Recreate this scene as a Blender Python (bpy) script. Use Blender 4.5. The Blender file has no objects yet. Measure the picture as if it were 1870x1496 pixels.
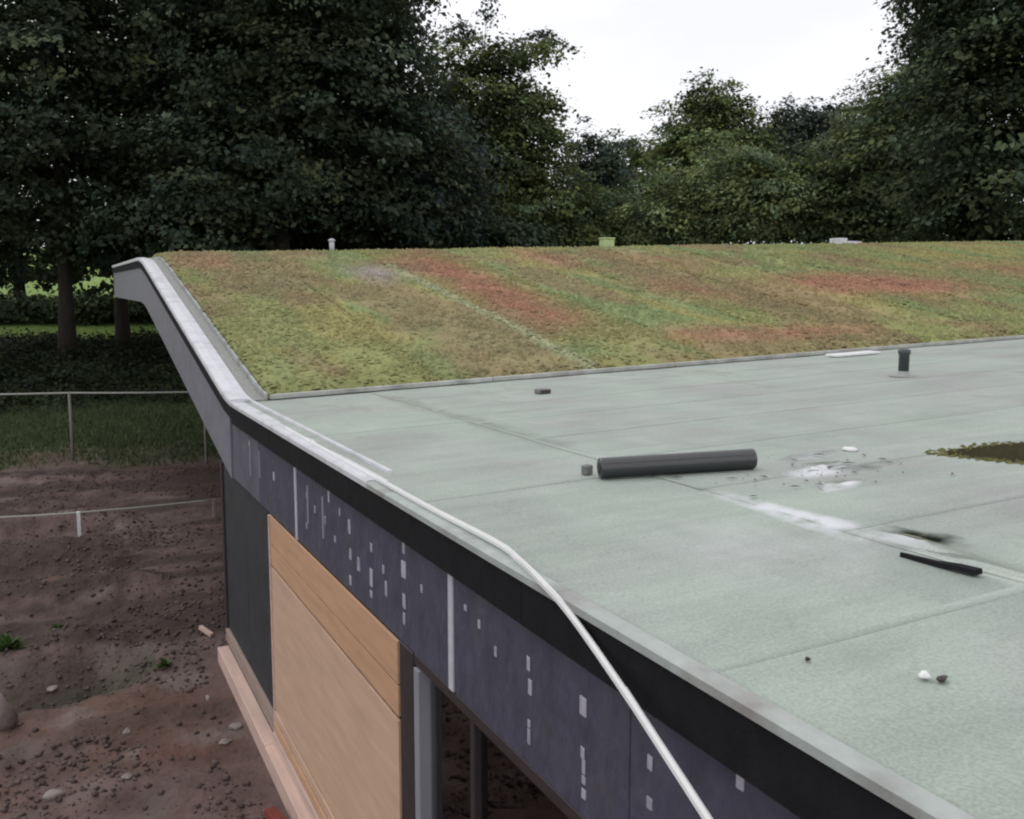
import bpy, bmesh, math, random
import numpy as np
from mathutils import Vector, Matrix

# ------------------------------------------------------------------ camera, sky, sun, exposure
scn = bpy.context.scene
COL = scn.collection
F_PX, CX, CY, HOR = 1700.0, 935.0, 748.0, 550.0        # photograph: focal length, centre and eye level in its pixels
EYE = 4.0
PITCH = math.atan((CY - HOR) / F_PX)
HEAD = math.radians(26.14)                             # camera heading, measured from the facade line (+Y) towards the building (+X)
cam_d = bpy.data.cameras.new('camera')
cam = bpy.data.objects.new('camera', cam_d)
COL.objects.link(cam)
cam.location = (0, 0, EYE)
cam.rotation_euler = (math.pi / 2 - PITCH, 0, -HEAD)
cam_d.sensor_fit = 'HORIZONTAL'
cam_d.sensor_width = 36.0
cam_d.lens = 36.0 * F_PX / 1870.0
cam_d.clip_start, cam_d.clip_end = 0.05, 6000
scn.camera = cam

SUN_EL, SUN_AZ = math.radians(52), math.radians(-20)   # high veiled sun, ahead and a little left of the building
world = bpy.data.worlds.new('World')
scn.world = world
world.use_nodes = True
wn, wl = world.node_tree.nodes, world.node_tree.links
wn.clear()
wout = wn.new('ShaderNodeOutputWorld')
bg = wn.new('ShaderNodeBackground')
bg.inputs['Strength'].default_value = 0.1
sky = wn.new('ShaderNodeTexSky')
sky.sky_type = 'NISHITA'
sky.sun_disc = False
sky.sun_elevation = SUN_EL
sky.sun_rotation = SUN_AZ
tc = wn.new('ShaderNodeTexCoord')
mp = wn.new('ShaderNodeMapping')
mp.inputs['Scale'].default_value = (1.0, 1.0, 2.6)
nz = wn.new('ShaderNodeTexNoise')
nz.inputs['Scale'].default_value = 2.2
nz.inputs['Detail'].default_value = 6
nz.inputs['Roughness'].default_value = 0.5
cr = wn.new('ShaderNodeValToRGB')                      # unbroken cloud layer, a little uneven
cr.color_ramp.elements[0].position = 0.3
cr.color_ramp.elements[0].color = (10.0, 10.0, 10.6, 1)
cr.color_ramp.elements[1].position = 0.66
cr.color_ramp.elements[1].color = (12.4, 12.4, 12.5, 1)
mx = wn.new('ShaderNodeMix')
mx.data_type = 'RGBA'
mx.inputs['Factor'].default_value = 0.93
wl.new(tc.outputs['Generated'], mp.inputs['Vector'])
wl.new(mp.outputs['Vector'], nz.inputs['Vector'])
wl.new(nz.outputs['Fac'], cr.inputs['Fac'])
wl.new(sky.outputs['Color'], mx.inputs['A'])
wl.new(cr.outputs['Color'], mx.inputs['B'])
wl.new(mx.outputs['Result'], bg.inputs['Color'])
wl.new(bg.outputs['Background'], wout.inputs['Surface'])

sun_d = bpy.data.lights.new('sun', 'SUN')
sun_d.energy = 0.6
sun_d.angle = math.radians(25)
sun_d.color = (1.0, 0.97, 0.92)
sun = bpy.data.objects.new('sun', sun_d)
COL.objects.link(sun)
sd = Vector((math.sin(SUN_AZ) * math.cos(SUN_EL), math.cos(SUN_AZ) * math.cos(SUN_EL), math.sin(SUN_EL)))
sun.rotation_euler = sd.to_track_quat('Z', 'Y').to_euler()

vs = scn.view_settings
vs.view_transform = 'Standard'
vs.look = 'None'
vs.exposure = 0.0
vs.gamma = 1.0
vs.use_curve_mapping = False
scn.cycles.max_bounces = 8
scn.cycles.transparent_max_bounces = 8
scn.cycles.filter_width = 2.2

R = random.Random(7)
rng = np.random.default_rng(11)


# ------------------------------------------------------------------ maths helpers
def ray(u, v):
    x, y = (u - CX) / F_PX, (CY - v) / F_PX
    cp, sp, c, s = math.cos(PITCH), math.sin(PITCH), math.cos(HEAD), math.sin(HEAD)
    fx, fy, fz = x, cp + y * sp, -sp + y * cp
    return Vector((fx * c + fy * s, -fx * s + fy * c, fz))


def at_x(u, v, X):
    d = ray(u, v)
    return Vector((0, 0, EYE)) + d * (X / d.x)


def at_z(u, v, Z):
    d = ray(u, v)
    return Vector((0, 0, EYE)) + d * ((Z - EYE) / d.z)


def at_d(u, v, dist):
    """point seen at (u, v), dist metres away over the ground"""
    d = ray(u, v)
    return Vector((0, 0, EYE)) + d * (dist / math.hypot(d.x, d.y))


def sstep(a, b, x):
    t = np.clip((np.asarray(x, float) - a) / (b - a), 0, 1)
    return t * t * (3 - 2 * t)


_perm = np.random.default_rng(3).random((256, 256))


def vnoise(x, y):
    x, y = np.asarray(x, float), np.asarray(y, float)
    xi, yi = np.floor(x).astype(int), np.floor(y).astype(int)
    fx, fy = x - xi, y - yi
    fx, fy = fx * fx * (3 - 2 * fx), fy * fy * (3 - 2 * fy)
    a = _perm[xi & 255, yi & 255]; b = _perm[(xi + 1) & 255, yi & 255]
    c = _perm[xi & 255, (yi + 1) & 255]; d = _perm[(xi + 1) & 255, (yi + 1) & 255]
    return (a * (1 - fx) + b * fx) * (1 - fy) + (c * (1 - fx) + d * fx) * fy


def fbm(x, y, oct=4, gain=0.5):
    v, a, t = 0, 1.0, 0
    for k in range(oct):
        v = v + a * vnoise(x * 2 ** k + 17.3 * k, y * 2 ** k + 9.1 * k)
        t += a
        a *= gain
    return v / t


# roof shape: height of the verge along the facade, then a gentle rise away from it
_ss = np.linspace(-6, 32, 1521)
_sl = 0.19 * sstep(9.7, 10.5, _ss) * (1 - sstep(18.8, 21.2, _ss)) + 0.002 + 0.013 * sstep(20.5, 21.5, _ss)
_zz = np.concatenate([[0], np.cumsum((_sl[1:] + _sl[:-1]) / 2 * np.diff(_ss))])
_zz = _zz - np.interp(5.0, _ss, _zz) + 2.93
EX = 1.61                                             # x of the outer roof edge


def verge(s):
    return np.interp(s, _ss, _zz)


def roof(x, y):
    return verge(y) + 0.036 * (np.asarray(x, float) - EX)


def felt_z(x, y):
    """top of the roofing felt without laps: slight unevenness and a loose wrinkle"""
    x, y = np.asarray(x, float), np.asarray(y, float)
    w = 0.010 * (fbm(x * 0.9, y * 0.9, 3) - 0.5) + 0.004 * (fbm(x * 3.1 + 5, y * 3.1, 2) - 0.5)
    xr = 3.2 - 0.12 * (2.65 - y)
    w += 0.022 * np.exp(-((x - xr) / 0.035) ** 2) * sstep(1.7, 2.2, y) * (1 - sstep(2.6, 2.95, y))
    w += 0.014 * np.exp(-((y - 4.05 - 0.1 * (x - 4)) / 0.03) ** 2) * sstep(3.5, 3.7, x) * (1 - sstep(4.2, 4.5, x))
    w += 0.012 * np.exp(-((y - 3.62 + 0.2 * (x - 4)) / 0.03) ** 2) * sstep(3.4, 3.6, x) * (1 - sstep(3.9, 4.1, x))
    return roof(x, y) + w


def ground_z(x, y):
    x, y = np.asarray(x, float), np.asarray(y, float)
    base = np.interp(y, [-2000, 25, 34, 45, 60, 110, 180, 400, 2000], [-0.15, -0.15, 0.35, 1.35, 2.2, 5.9, 11, 24, 40])
    near = (1 - sstep(24, 32, y)) * sstep(-40, -20, x)
    b = 0.16 * (fbm(x * 0.55, y * 0.55, 3) - 0.5) + 0.20 * (fbm(x * 1.7, y * 2.2, 4, 0.62) - 0.5)
    b = b + 0.05 * (vnoise(x * 7, y * 7) - 0.5)
    # spoil ridges left by the digger, running across
    b = b + 0.15 * np.sin(y * 2.6 + 3.5 * fbm(x * 0.5, y * 0.5, 3)) * (0.4 + fbm(x * 0.7, y * 0.7 + 40, 2)) * sstep(11.5, 13, y) * (1 - sstep(20, 24, y))
    # shallow drainage trench in front of the building
    yc = 11.1 + 0.25 * np.sin(x * 1.3) - 0.12 * x
    b = b - 0.42 * np.exp(-((y - yc) / 0.42) ** 2) * sstep(-6, -3, x) * (1 - sstep(0.2, 0.9, x))
    b = b + 0.12 * np.exp(-((y - yc - 1.0) / 0.45) ** 2) * sstep(-6, -3, x) * (1 - sstep(0.2, 0.9, x))
    flat = sstep(0.9, 1.5, x) * sstep(-6, -4, y) * (1 - sstep(29, 31, y))
    b = b * (1 - flat) - 0.03 * flat
    g = 0.05 * (fbm(x * 0.3, y * 0.3, 3) - 0.5)
    return base + b * near + g * (1 - near)


# ------------------------------------------------------------------ object helpers
def link(o, parent=None):
    COL.objects.link(o)
    if parent is not None:
        o.parent = parent
    return o


def tag(o, label=None, cat=None, group=None, kind=None):
    if label: o['label'] = label
    if cat: o['category'] = cat
    if group: o['group'] = group
    if kind: o['kind'] = kind
    return o


def empty(name, loc=(0, 0, 0)):
    o = bpy.data.objects.new(name, None)
    o.empty_display_size = 0.2
    o.location = loc
    return link(o)


def mesh_np(name, verts, faces, mat, parent=None, smooth=False, cols=None):
    """faces: (n,3) or (n,4) integer array"""
    me = bpy.data.meshes.new(name)
    verts = np.asarray(verts, np.float32)
    faces = np.asarray(faces, np.int32)
    n, k = faces.shape
    me.vertices.add(len(verts)); me.vertices.foreach_set('co', verts.ravel())
    me.loops.add(n * k); me.loops.foreach_set('vertex_index', faces.ravel())
    me.polygons.add(n)
    me.polygons.foreach_set('loop_start', np.arange(0, n * k, k, dtype=np.int32))
    me.polygons.foreach_set('loop_total', np.full(n, k, np.int32))
    if smooth:
        me.polygons.foreach_set('use_smooth', np.ones(n, bool))
    if cols is not None:
        a = me.color_attributes.new('tint', 'FLOAT_COLOR', 'POINT')
        c = np.ones((len(verts), 4), np.float32)
        c[:, :3] = cols
        a.data.foreach_set('color', c.ravel())
    me.update(calc_edges=True)
    me.validate()
    me.materials.append(mat)
    return link(bpy.data.objects.new(name, me), parent)


class B:
    """collects shapes into one bmesh, then links it as one object"""
    def __init__(s): s.bm = bmesh.new()

    def box(s, x0, x1, y0, y1, z0, z1, bev=0.0, M=None, seg=1):
        r = bmesh.ops.create_cube(s.bm, size=1.0)
        vs_ = r['verts']
        for v in vs_:
            v.co = Vector((x0 + (v.co.x + .5) * (x1 - x0), y0 + (v.co.y + .5) * (y1 - y0), z0 + (v.co.z + .5) * (z1 - z0)))
        if bev:
            es = list({e for v in vs_ for e in v.link_edges})
            rb = bmesh.ops.bevel(s.bm, geom=es, offset=bev, segments=seg, affect='EDGES', profile=0.5)
            vs_ = list({v for f in rb['faces'] for v in f.verts} | {v for v in vs_ if v.is_valid})
        if M is not None:
            bmesh.ops.transform(s.bm, matrix=M, verts=[v for v in vs_ if v.is_valid])
        return s

    def tube(s, pts, rad, n=10, cap=True):
        pts = [Vector(p) for p in pts]
        rads = rad if isinstance(rad, (list, tuple)) else [rad] * len(pts)
        rings = []
        ref = Vector((0.3, 0.2, 1)).normalized()
        for i, p in enumerate(pts):
            t = (pts[min(i + 1, len(pts) - 1)] - pts[max(i - 1, 0)]).normalized()
            a = t.cross(ref)
            if a.length < 0.1: a = t.cross(Vector((1, 0, 0)))
            a.normalize(); b = t.cross(a)
            rings.append([s.bm.verts.new(p + (a * math.cos(q) + b * math.sin(q)) * rads[i]) for q in [2 * math.pi * k / n for k in range(n)]])
        for i in range(len(rings) - 1):
            for k in range(n):
                s.bm.faces.new((rings[i][k], rings[i][(k + 1) % n], rings[i + 1][(k + 1) % n], rings[i + 1][k])).smooth = True
        if cap:
            s.bm.faces.new(rings[0][::-1]); s.bm.faces.new(rings[-1])
        return s

    def lathe(s, prof, n=20, M=None):
        """prof: (radius, z) pairs, closed at both ends"""
        rings = []
        for r_, z in prof:
            rings.append([s.bm.verts.new(Vector((r_ * math.cos(2 * math.pi * k / n), r_ * math.sin(2 * math.pi * k / n), z))) for k in range(n)])
        for i in range(len(rings) - 1):
            for k in range(n):
                s.bm.faces.new((rings[i][k], rings[i][(k + 1) % n], rings[i + 1][(k + 1) % n], rings[i + 1][k])).smooth = True
        s.bm.faces.new(rings[0][::-1]); s.bm.faces.new(rings[-1])
        if M is not None:
            bmesh.ops.transform(s.bm, matrix=M, verts=[v for r_ in rings for v in r_])
        return s

    def sweep(s, prof, path, closed=True):
        """prof: (dx, dz) outline; path: list of base points along y"""
        rings = [[s.bm.verts.new(Vector((p[0] + a, p[1], p[2] + b))) for a, b in prof] for p in path]
        n = len(prof)
        for i in range(len(rings) - 1):
            for k in range(n if closed else n - 1):
                s.bm.faces.new((rings[i][k], rings[i][(k + 1) % n], rings[i + 1][(k + 1) % n], rings[i + 1][k]))
        if closed:
            s.bm.faces.new(rings[0][::-1]); s.bm.faces.new(rings[-1])
        return s

    def build(s, name, mat, parent=None, loc=None):
        bmesh.ops.recalc_face_normals(s.bm, faces=s.bm.faces)
        me = bpy.data.meshes.new(name)
        s.bm.to_mesh(me); s.bm.free()
        me.materials.append(mat)
        o = bpy.data.objects.new(name, me)
        if loc is not None: o.location = loc
        return link(o, parent)


def dup(o, parent=None, loc=None, rot=None):
    c = o.copy()
    link(c)
    c.parent = parent
    if loc is not None: c.location = loc
    if rot is not None: c.rotation_euler = rot
    return c


# ------------------------------------------------------------------ materials
def mat(name, col, rough=0.7, var=0.15, scale=6.0, bump=0.0, bscale=40.0, spec=0.5, metal=0.0, attr=None, stretch=(1, 1, 1),
        dirt=None, dscale=1.5, dmin=0.5, dmax=0.7, island=0.0, transl=0.0, bdist=0.01, coat=0.0):
    m = bpy.data.materials.new(name)
    m.use_nodes = True
    N, L = m.node_tree.nodes, m.node_tree.links
    p = N['Principled BSDF']
    p.inputs['Roughness'].default_value = rough
    p.inputs['Specular IOR Level'].default_value = spec
    p.inputs['Metallic'].default_value = metal
    if coat: p.inputs['Coat Weight'].default_value = coat
    g = N.new('ShaderNodeNewGeometry')
    mp_ = N.new('ShaderNodeMapping'); mp_.inputs['Scale'].default_value = stretch
    L.new(g.outputs['Position'], mp_.inputs['Vector'])
    n1 = N.new('ShaderNodeTexNoise')
    n1.inputs['Scale'].default_value = scale; n1.inputs['Detail'].default_value = 6; n1.inputs['Roughness'].default_value = 0.6
    L.new(mp_.outputs['Vector'], n1.inputs['Vector'])
    mr = N.new('ShaderNodeMapRange')
    mr.inputs['From Min'].default_value = 0.3; mr.inputs['From Max'].default_value = 0.7
    mr.inputs['To Min'].default_value = 1 - var; mr.inputs['To Max'].default_value = 1 + var
    L.new(n1.outputs['Fac'], mr.inputs['Value'])
    if attr:
        ca = N.new('ShaderNodeVertexColor'); ca.layer_name = attr
        src = ca.outputs['Color']
    else:
        rgb = N.new('ShaderNodeRGB'); rgb.outputs[0].default_value = (*col, 1)
        src = rgb.outputs[0]
    if dirt:
        nd = N.new('ShaderNodeTexNoise'); nd.inputs['Scale'].default_value = dscale; nd.inputs['Detail'].default_value = 5
        L.new(g.outputs['Position'], nd.inputs['Vector'])
        md = N.new('ShaderNodeMapRange'); md.inputs['From Min'].default_value = dmin; md.inputs['From Max'].default_value = dmax
        L.new(nd.outputs['Fac'], md.inputs['Value'])
        mxd = N.new('ShaderNodeMix'); mxd.data_type = 'RGBA'
        mxd.inputs['B'].default_value = (*dirt, 1)
        L.new(md.outputs['Result'], mxd.inputs['Factor']); L.new(src, mxd.inputs['A'])
        src = mxd.outputs['Result']
    mul = N.new('ShaderNodeVectorMath'); mul.operation = 'SCALE'
    L.new(src, mul.inputs[0])
    fac = mr.outputs['Result']
    if island:
        mi = N.new('ShaderNodeMapRange')
        mi.inputs['To Min'].default_value = 1 - island; mi.inputs['To Max'].default_value = 1 + island
        L.new(g.outputs['Random Per Island'], mi.inputs['Value'])
        mm = N.new('ShaderNodeMath'); mm.operation = 'MULTIPLY'
        L.new(fac, mm.inputs[0]); L.new(mi.outputs['Result'], mm.inputs[1])
        fac = mm.outputs[0]
    L.new(fac, mul.inputs['Scale'])
    L.new(mul.outputs['Vector'], p.inputs['Base Color'])
    if bump:
        nb = N.new('ShaderNodeTexNoise'); nb.inputs['Scale'].default_value = bscale; nb.inputs['Detail'].default_value = 4
        L.new(mp_.outputs['Vector'], nb.inputs['Vector'])
        bp = N.new('ShaderNodeBump'); bp.inputs['Strength'].default_value = bump; bp.inputs['Distance'].default_value = bdist
        L.new(nb.outputs['Fac'], bp.inputs['Height']); L.new(bp.outputs['Normal'], p.inputs['Normal'])
    if transl:
        tr = N.new('ShaderNodeBsdfTranslucent'); L.new(mul.outputs['Vector'], tr.inputs['Color'])
        ms = N.new('ShaderNodeMixShader'); ms.inputs[0].default_value = transl
        L.new(p.outputs[0], ms.inputs[1]); L.new(tr.outputs[0], ms.inputs[2])
        L.new(ms.outputs[0], N['Material Output'].inputs['Surface'])
    return m


def felt_material():
    """mineral felt: grey green, blotchy, with rain water left in patches along the laps"""
    m = mat('roof_felt', (0.318, 0.368, 0.326), rough=0.75, var=0.11, scale=1.3, bump=0.35, bscale=220, spec=0.4,
            dirt=(0.312, 0.322, 0.306), dscale=0.8, dmin=0.42, dmax=0.66, bdist=0.004)
    N, L = m.node_tree.nodes, m.node_tree.links
    p = N['Principled BSDF']
    g = N.new('ShaderNodeNewGeometry')
    sx = N.new('ShaderNodeSeparateXYZ'); L.new(g.outputs['Position'], sx.inputs[0])
    nw = N.new('ShaderNodeTexNoise'); nw.inputs['Scale'].default_value = 0.8; nw.inputs['Detail'].default_value = 6
    nw.inputs['Roughness'].default_value = 0.62
    mpw = N.new('ShaderNodeMapping'); mpw.inputs['Scale'].default_value = (1.3, 0.6, 1); mpw.inputs['Location'].default_value = (3.1, 1.7, 0)
    L.new(g.outputs['Position'], mpw.inputs['Vector']); L.new(mpw.outputs['Vector'], nw.inputs['Vector'])
    # water hangs along the joint at x = 3.1
    d = N.new('ShaderNodeMath'); d.operation = 'SUBTRACT'; d.inputs[1].default_value = 3.12; L.new(sx.outputs['X'], d.inputs[0])
    ab = N.new('ShaderNodeMath'); ab.operation = 'ABSOLUTE'; L.new(d.outputs[0], ab.inputs[0])
    near = N.new('ShaderNodeMapRange'); near.inputs['From Min'].default_value = 0.0; near.inputs['From Max'].default_value = 0.22
    near.inputs['To Min'].default_value = 0.20; near.inputs['To Max'].default_value = 0.0
    L.new(ab.outputs[0], near.inputs['Value'])
    ad = N.new('ShaderNodeMath'); ad.operation = 'ADD'; L.new(nw.outputs['Fac'], ad.inputs[0]); L.new(near.outputs['Result'], ad.inputs[1])
    wet = N.new('ShaderNodeMapRange'); wet.inputs['From Min'].default_value = 0.58; wet.inputs['From Max'].default_value = 0.78
    L.new(ad.outputs[0], wet.inputs['Value'])
    ro = N.new('ShaderNodeMapRange'); ro.inputs['To Min'].default_value = 0.72; ro.inputs['To Max'].default_value = 0.5
    L.new(wet.outputs['Result'], ro.inputs['Value']); L.new(ro.outputs['Result'], p.inputs['Roughness'])
    L.new(wet.outputs['Result'], p.inputs['Coat Weight'])
    p.inputs['Coat Roughness'].default_value = 0.12
    p.inputs['Coat IOR'].default_value = 1.33
    # faint scuffs dragged across the roof
    ns = N.new('ShaderNodeTexNoise'); ns.inputs['Scale'].default_value = 2.0; ns.inputs['Detail'].default_value = 7; ns.inputs['Roughness'].default_value = 0.7
    mps = N.new('ShaderNodeMapping'); mps.inputs['Scale'].default_value = (0.5, 3.2, 1)
    L.new(g.outputs['Position'], mps.inputs['Vector']); L.new(mps.outputs['Vector'], ns.inputs['Vector'])
    mq = N.new('ShaderNodeMapRange'); mq.inputs['From Min'].default_value = 0.32; mq.inputs['From Max'].default_value = 0.68
    mq.inputs['To Min'].default_value = 0.92; mq.inputs['To Max'].default_value = 1.09
    L.new(ns.outputs['Fac'], mq.inputs['Value'])
    s0 = N.new('ShaderNodeVectorMath'); s0.operation = 'SCALE'
    L.new(p.inputs['Base Color'].links[0].from_socket, s0.inputs[0]); L.new(mq.outputs['Result'], s0.inputs['Scale'])
    L.new(s0.outputs['Vector'], p.inputs['Base Color'])
    # fine mineral granules
    ng = N.new('ShaderNodeTexNoise'); ng.inputs['Scale'].default_value = 90; ng.inputs['Detail'].default_value = 2
    L.new(g.outputs['Position'], ng.inputs['Vector'])
    bc = p.inputs['Base Color'].links[0].from_socket
    mg = N.new('ShaderNodeMapRange'); mg.inputs['From Min'].default_value = 0.3; mg.inputs['From Max'].default_value = 0.7
    mg.inputs['To Min'].default_value = 0.86; mg.inputs['To Max'].default_value = 1.14
    L.new(ng.outputs['Fac'], mg.inputs['Value'])
    sc_ = N.new('ShaderNodeVectorMath'); sc_.operation = 'SCALE'
    L.new(bc, sc_.inputs[0]); L.new(mg.outputs['Result'], sc_.inputs['Scale'])
    L.new(sc_.outputs['Vector'], p.inputs['Base Color'])
    return m


M = {}
M['felt'] = felt_material()
M['felt_edge'] = mat('felt_edge', (0.375, 0.41, 0.39), rough=0.6, var=0.12, scale=8, bump=0.2, bscale=120, dirt=(0.26, 0.25, 0.24), dscale=3)
M['trim'] = mat('pale_trim', (0.64, 0.645, 0.68), rough=0.45, var=0.08, scale=9, dirt=(0.46, 0.46, 0.47), dscale=4, dmin=0.5, dmax=0.75)
M['white'] = mat('white_plastic', (0.78, 0.78, 0.78), rough=0.4, var=0.05, scale=10)
M['tape'] = mat('white_tape', (0.52, 0.51, 0.58), rough=0.5, var=0.10, scale=20)
M['cap'] = mat('grey_cap', (0.38, 0.37, 0.44), rough=0.5, var=0.3, scale=6)
M['black'] = mat('black_bitumen', (0.012, 0.012, 0.014), rough=0.85, var=0.25, scale=9, bump=0.3, bscale=60, spec=0.15)
M['membrane'] = mat('navy_membrane', (0.062, 0.062, 0.096), rough=0.55, var=0.22, scale=3.5, bump=0.5, bscale=9, stretch=(1, 2.2, 1),
                    dirt=(0.070, 0.070, 0.088), dscale=2.5, bdist=0.03)
M['membrane_half_lit'] = mat('half_lit_violet_membrane', (0.115, 0.113, 0.148), rough=0.5, var=0.2, scale=3, bump=0.4, bscale=8, bdist=0.02, dirt=(0.09, 0.09, 0.11), dscale=2)  # in-between membrane copy, gradual sky brightening put into its colour
M['membrane_pale_lit'] = mat('lit_lavender_membrane', (0.195, 0.19, 0.23), rough=0.5, var=0.15, scale=3, bump=0.4, bscale=8, bdist=0.02,
                         dirt=(0.18, 0.18, 0.195), dscale=2)  # paler membrane copy, open sky light on the far face painted in
M['ply'] = mat('sheathing_board', (0.57, 0.38, 0.27), rough=0.65, var=0.11, scale=5, stretch=(1, 0.35, 3.0), bump=0.15, bscale=60,
               dirt=(0.56, 0.37, 0.26), dscale=2.0)
M['ply_dark'] = mat('sheathing_board_brown', (0.53, 0.315, 0.19), rough=0.65, var=0.13, scale=5, stretch=(1, 0.3, 3.0), bump=0.15, bscale=60)
M['pine'] = mat('raw_pine', (0.56, 0.40, 0.34), rough=0.7, var=0.15, scale=7, stretch=(1, 0.2, 2), bump=0.2, bscale=50)
M['pine_grey'] = mat('grey_pine', (0.30, 0.22, 0.19), rough=0.75, var=0.2, scale=7, stretch=(1, 0.2, 2), bump=0.2, bscale=50)
M['steel'] = mat('grey_frame', (0.27, 0.27, 0.31), rough=0.4, var=0.06, scale=5)
M['dark_frame'] = mat('dark_frame', (0.035, 0.025, 0.028), rough=0.5, var=0.15, scale=8)
M['dark_wall'] = mat('dark_boarding', (0.025, 0.028, 0.033), rough=0.6, var=0.3, scale=4, bump=0.3, bscale=20)
M['render'] = mat('block_wall', (0.20, 0.19, 0.18), rough=0.85, var=0.2, scale=5, bump=0.4, bscale=30)
M['slab'] = mat('concrete', (0.22, 0.21, 0.20), rough=0.9, var=0.2, scale=3, bump=0.4, bscale=40)
M['beige'] = mat('beige_board', (0.46, 0.43, 0.37), rough=0.8, var=0.15, scale=5)
M['pipe'] = mat('black_roll', (0.013, 0.013, 0.017), rough=0.32, var=0.2, scale=10, bump=0.1, bscale=60, spec=1.0)
M['pipe_grey'] = mat('grey_vent', (0.055, 0.065, 0.07), rough=0.45, var=0.1, scale=10)
M['angle'] = mat('dull_angle', (0.40, 0.41, 0.38), rough=0.6, var=0.3, scale=4)
M['lead'] = mat('grey_bracket', (0.16, 0.165, 0.16), rough=0.6, var=0.15, scale=20)
M['sedum'] = mat('sedum_plants', (0.2, 0.2, 0.1), rough=0.8, var=0.25, scale=14, attr='tint', bump=0.6, bscale=60, spec=0.25, island=0.0)
M['tuft'] = mat('sedum_tufts', (0.2, 0.2, 0.1), rough=0.75, var=0.15, scale=9, attr='tint', spec=0.25, island=0.16, transl=0.15)
M['gravel'] = mat('edge_gravel', (0.26, 0.26, 0.25), rough=0.85, var=0.3, scale=30, bump=0.8, bscale=60)
M['ground'] = mat('earth_and_grass', (0.1, 0.08, 0.07), rough=0.92, var=0.30, scale=2.2, attr='tint', bump=0.9, bscale=9, bdist=0.05, spec=0.25)
M['clod'] = mat('soil_clods', (0.105, 0.078, 0.074), rough=0.95, var=0.3, scale=3, island=0.35, spec=0.2)
M['stone'] = mat('pale_stone', (0.24, 0.205, 0.19), rough=0.85, var=0.2, scale=9, bump=0.5, bscale=30)
M['boulder'] = mat('brown_stone', (0.145, 0.115, 0.11), rough=0.9, var=0.25, scale=6, bump=0.6, bscale=20)
M['brick'] = mat('red_brick', (0.17, 0.035, 0.022), rough=0.85, var=0.2, scale=20, bump=0.4, bscale=80)
M['rope'] = mat('pale_rope', (0.36, 0.36, 0.33), rough=0.85, var=0.1, scale=30)
M['stake'] = mat('weathered_stake', (0.22, 0.21, 0.18), rough=0.85, var=0.15, scale=15, stretch=(1, 1, 0.2))
M['lime'] = mat('lime_plastic', (0.44, 0.52, 0.26), rough=0.5, var=0.08, scale=8)
M['grass'] = mat('grass_blades', (0.068, 0.092, 0.034), rough=0.7, var=0.2, scale=1.5, island=0.3, transl=0.2)
M['weed'] = mat('weed_leaves', (0.06, 0.11, 0.025), rough=0.6, var=0.2, scale=4, island=0.3, transl=0.25)
M['moss'] = mat('moss', (0.10, 0.10, 0.035), rough=0.9, var=0.3, scale=12, island=0.3, spec=0.2)
M['bark'] = mat('bark', (0.035, 0.028, 0.022), rough=0.95, var=0.3, scale=3, stretch=(3, 3, 0.6), bump=0.7, bscale=10)
m = bpy.data.materials.new('standing_water')
m.use_nodes = True
pw = m.node_tree.nodes['Principled BSDF']
pw.inputs['Base Color'].default_value = (0.06, 0.052, 0.03, 1)
pw.inputs['Roughness'].default_value = 0.06
pw.inputs['IOR'].default_value = 1.33
nb = m.node_tree.nodes.new('ShaderNodeTexNoise'); nb.inputs['Scale'].default_value = 14
bp = m.node_tree.nodes.new('ShaderNodeBump'); bp.inputs['Strength'].default_value = 0.05; bp.inputs['Distance'].default_value = 0.01
m.node_tree.links.new(nb.outputs['Fac'], bp.inputs['Height']); m.node_tree.links.new(bp.outputs['Normal'], pw.inputs['Normal'])
M['water'] = m
m = bpy.data.materials.new('window_glass')
m.use_nodes = True
N_, L_ = m.node_tree.nodes, m.node_tree.links
N_.remove(N_['Principled BSDF'])
gl = N_.new('ShaderNodeBsdfGlossy'); gl.inputs['Roughness'].default_value = 0.02
tr = N_.new('ShaderNodeBsdfTransparent'); tr.inputs['Color'].default_value = (0.72, 0.76, 0.74, 1)
fr = N_.new('ShaderNodeFresnel'); fr.inputs['IOR'].default_value = 1.5
mxs = N_.new('ShaderNodeMixShader')
L_.new(fr.outputs[0], mxs.inputs[0]); L_.new(tr.outputs[0], mxs.inputs[1]); L_.new(gl.outputs[0], mxs.inputs[2])
L_.new(mxs.outputs[0], N_['Material Output'].inputs['Surface'])
M['glass'] = m

# ------------------------------------------------------------------ the ground
def axis(parts):
    out = []
    for a, b, st in parts:
        out += list(np.arange(a, b - 1e-6, st))
    out.append(parts[-1][1])
    return np.array(out)


gx = axis([(-2500, -600, 380), (-600, -100, 50), (-100, -20, 8), (-20, -5, 0.6), (-5, 2.4, 0.065), (2.4, 10, 0.6), (10, 60, 5), (60, 300, 24), (300, 2500, 275)])
gy = axis([(-2500, -300, 275), (-300, -20, 28), (-20, 4, 1.2), (4, 26, 0.08), (26, 60, 0.5), (60, 200, 4), (200, 600, 25), (600, 3000, 300)])
X, Y = np.meshgrid(gx, gy)
Z = ground_z(X, Y)
v = np.stack([X, Y, Z], -1).reshape(-1, 3)
nx, ny = len(gx), len(gy)
ii = (np.arange(ny - 1)[:, None] * nx + np.arange(nx - 1)[None, :]).ravel()
fq = np.stack([ii, ii + 1, ii + nx + 1, ii + nx], -1)
xf, yf = v[:, 0], v[:, 1]
soil = np.array([0.118, 0.080, 0.073]); soil_red = np.array([0.112, 0.064, 0.050]); soil_pale = np.array([0.15, 0.115, 0.103])
grass = np.array([0.055, 0.085, 0.026]); lawn = np.array([0.17, 0.25, 0.06]); mossy = np.array([0.05, 0.055, 0.035])
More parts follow.
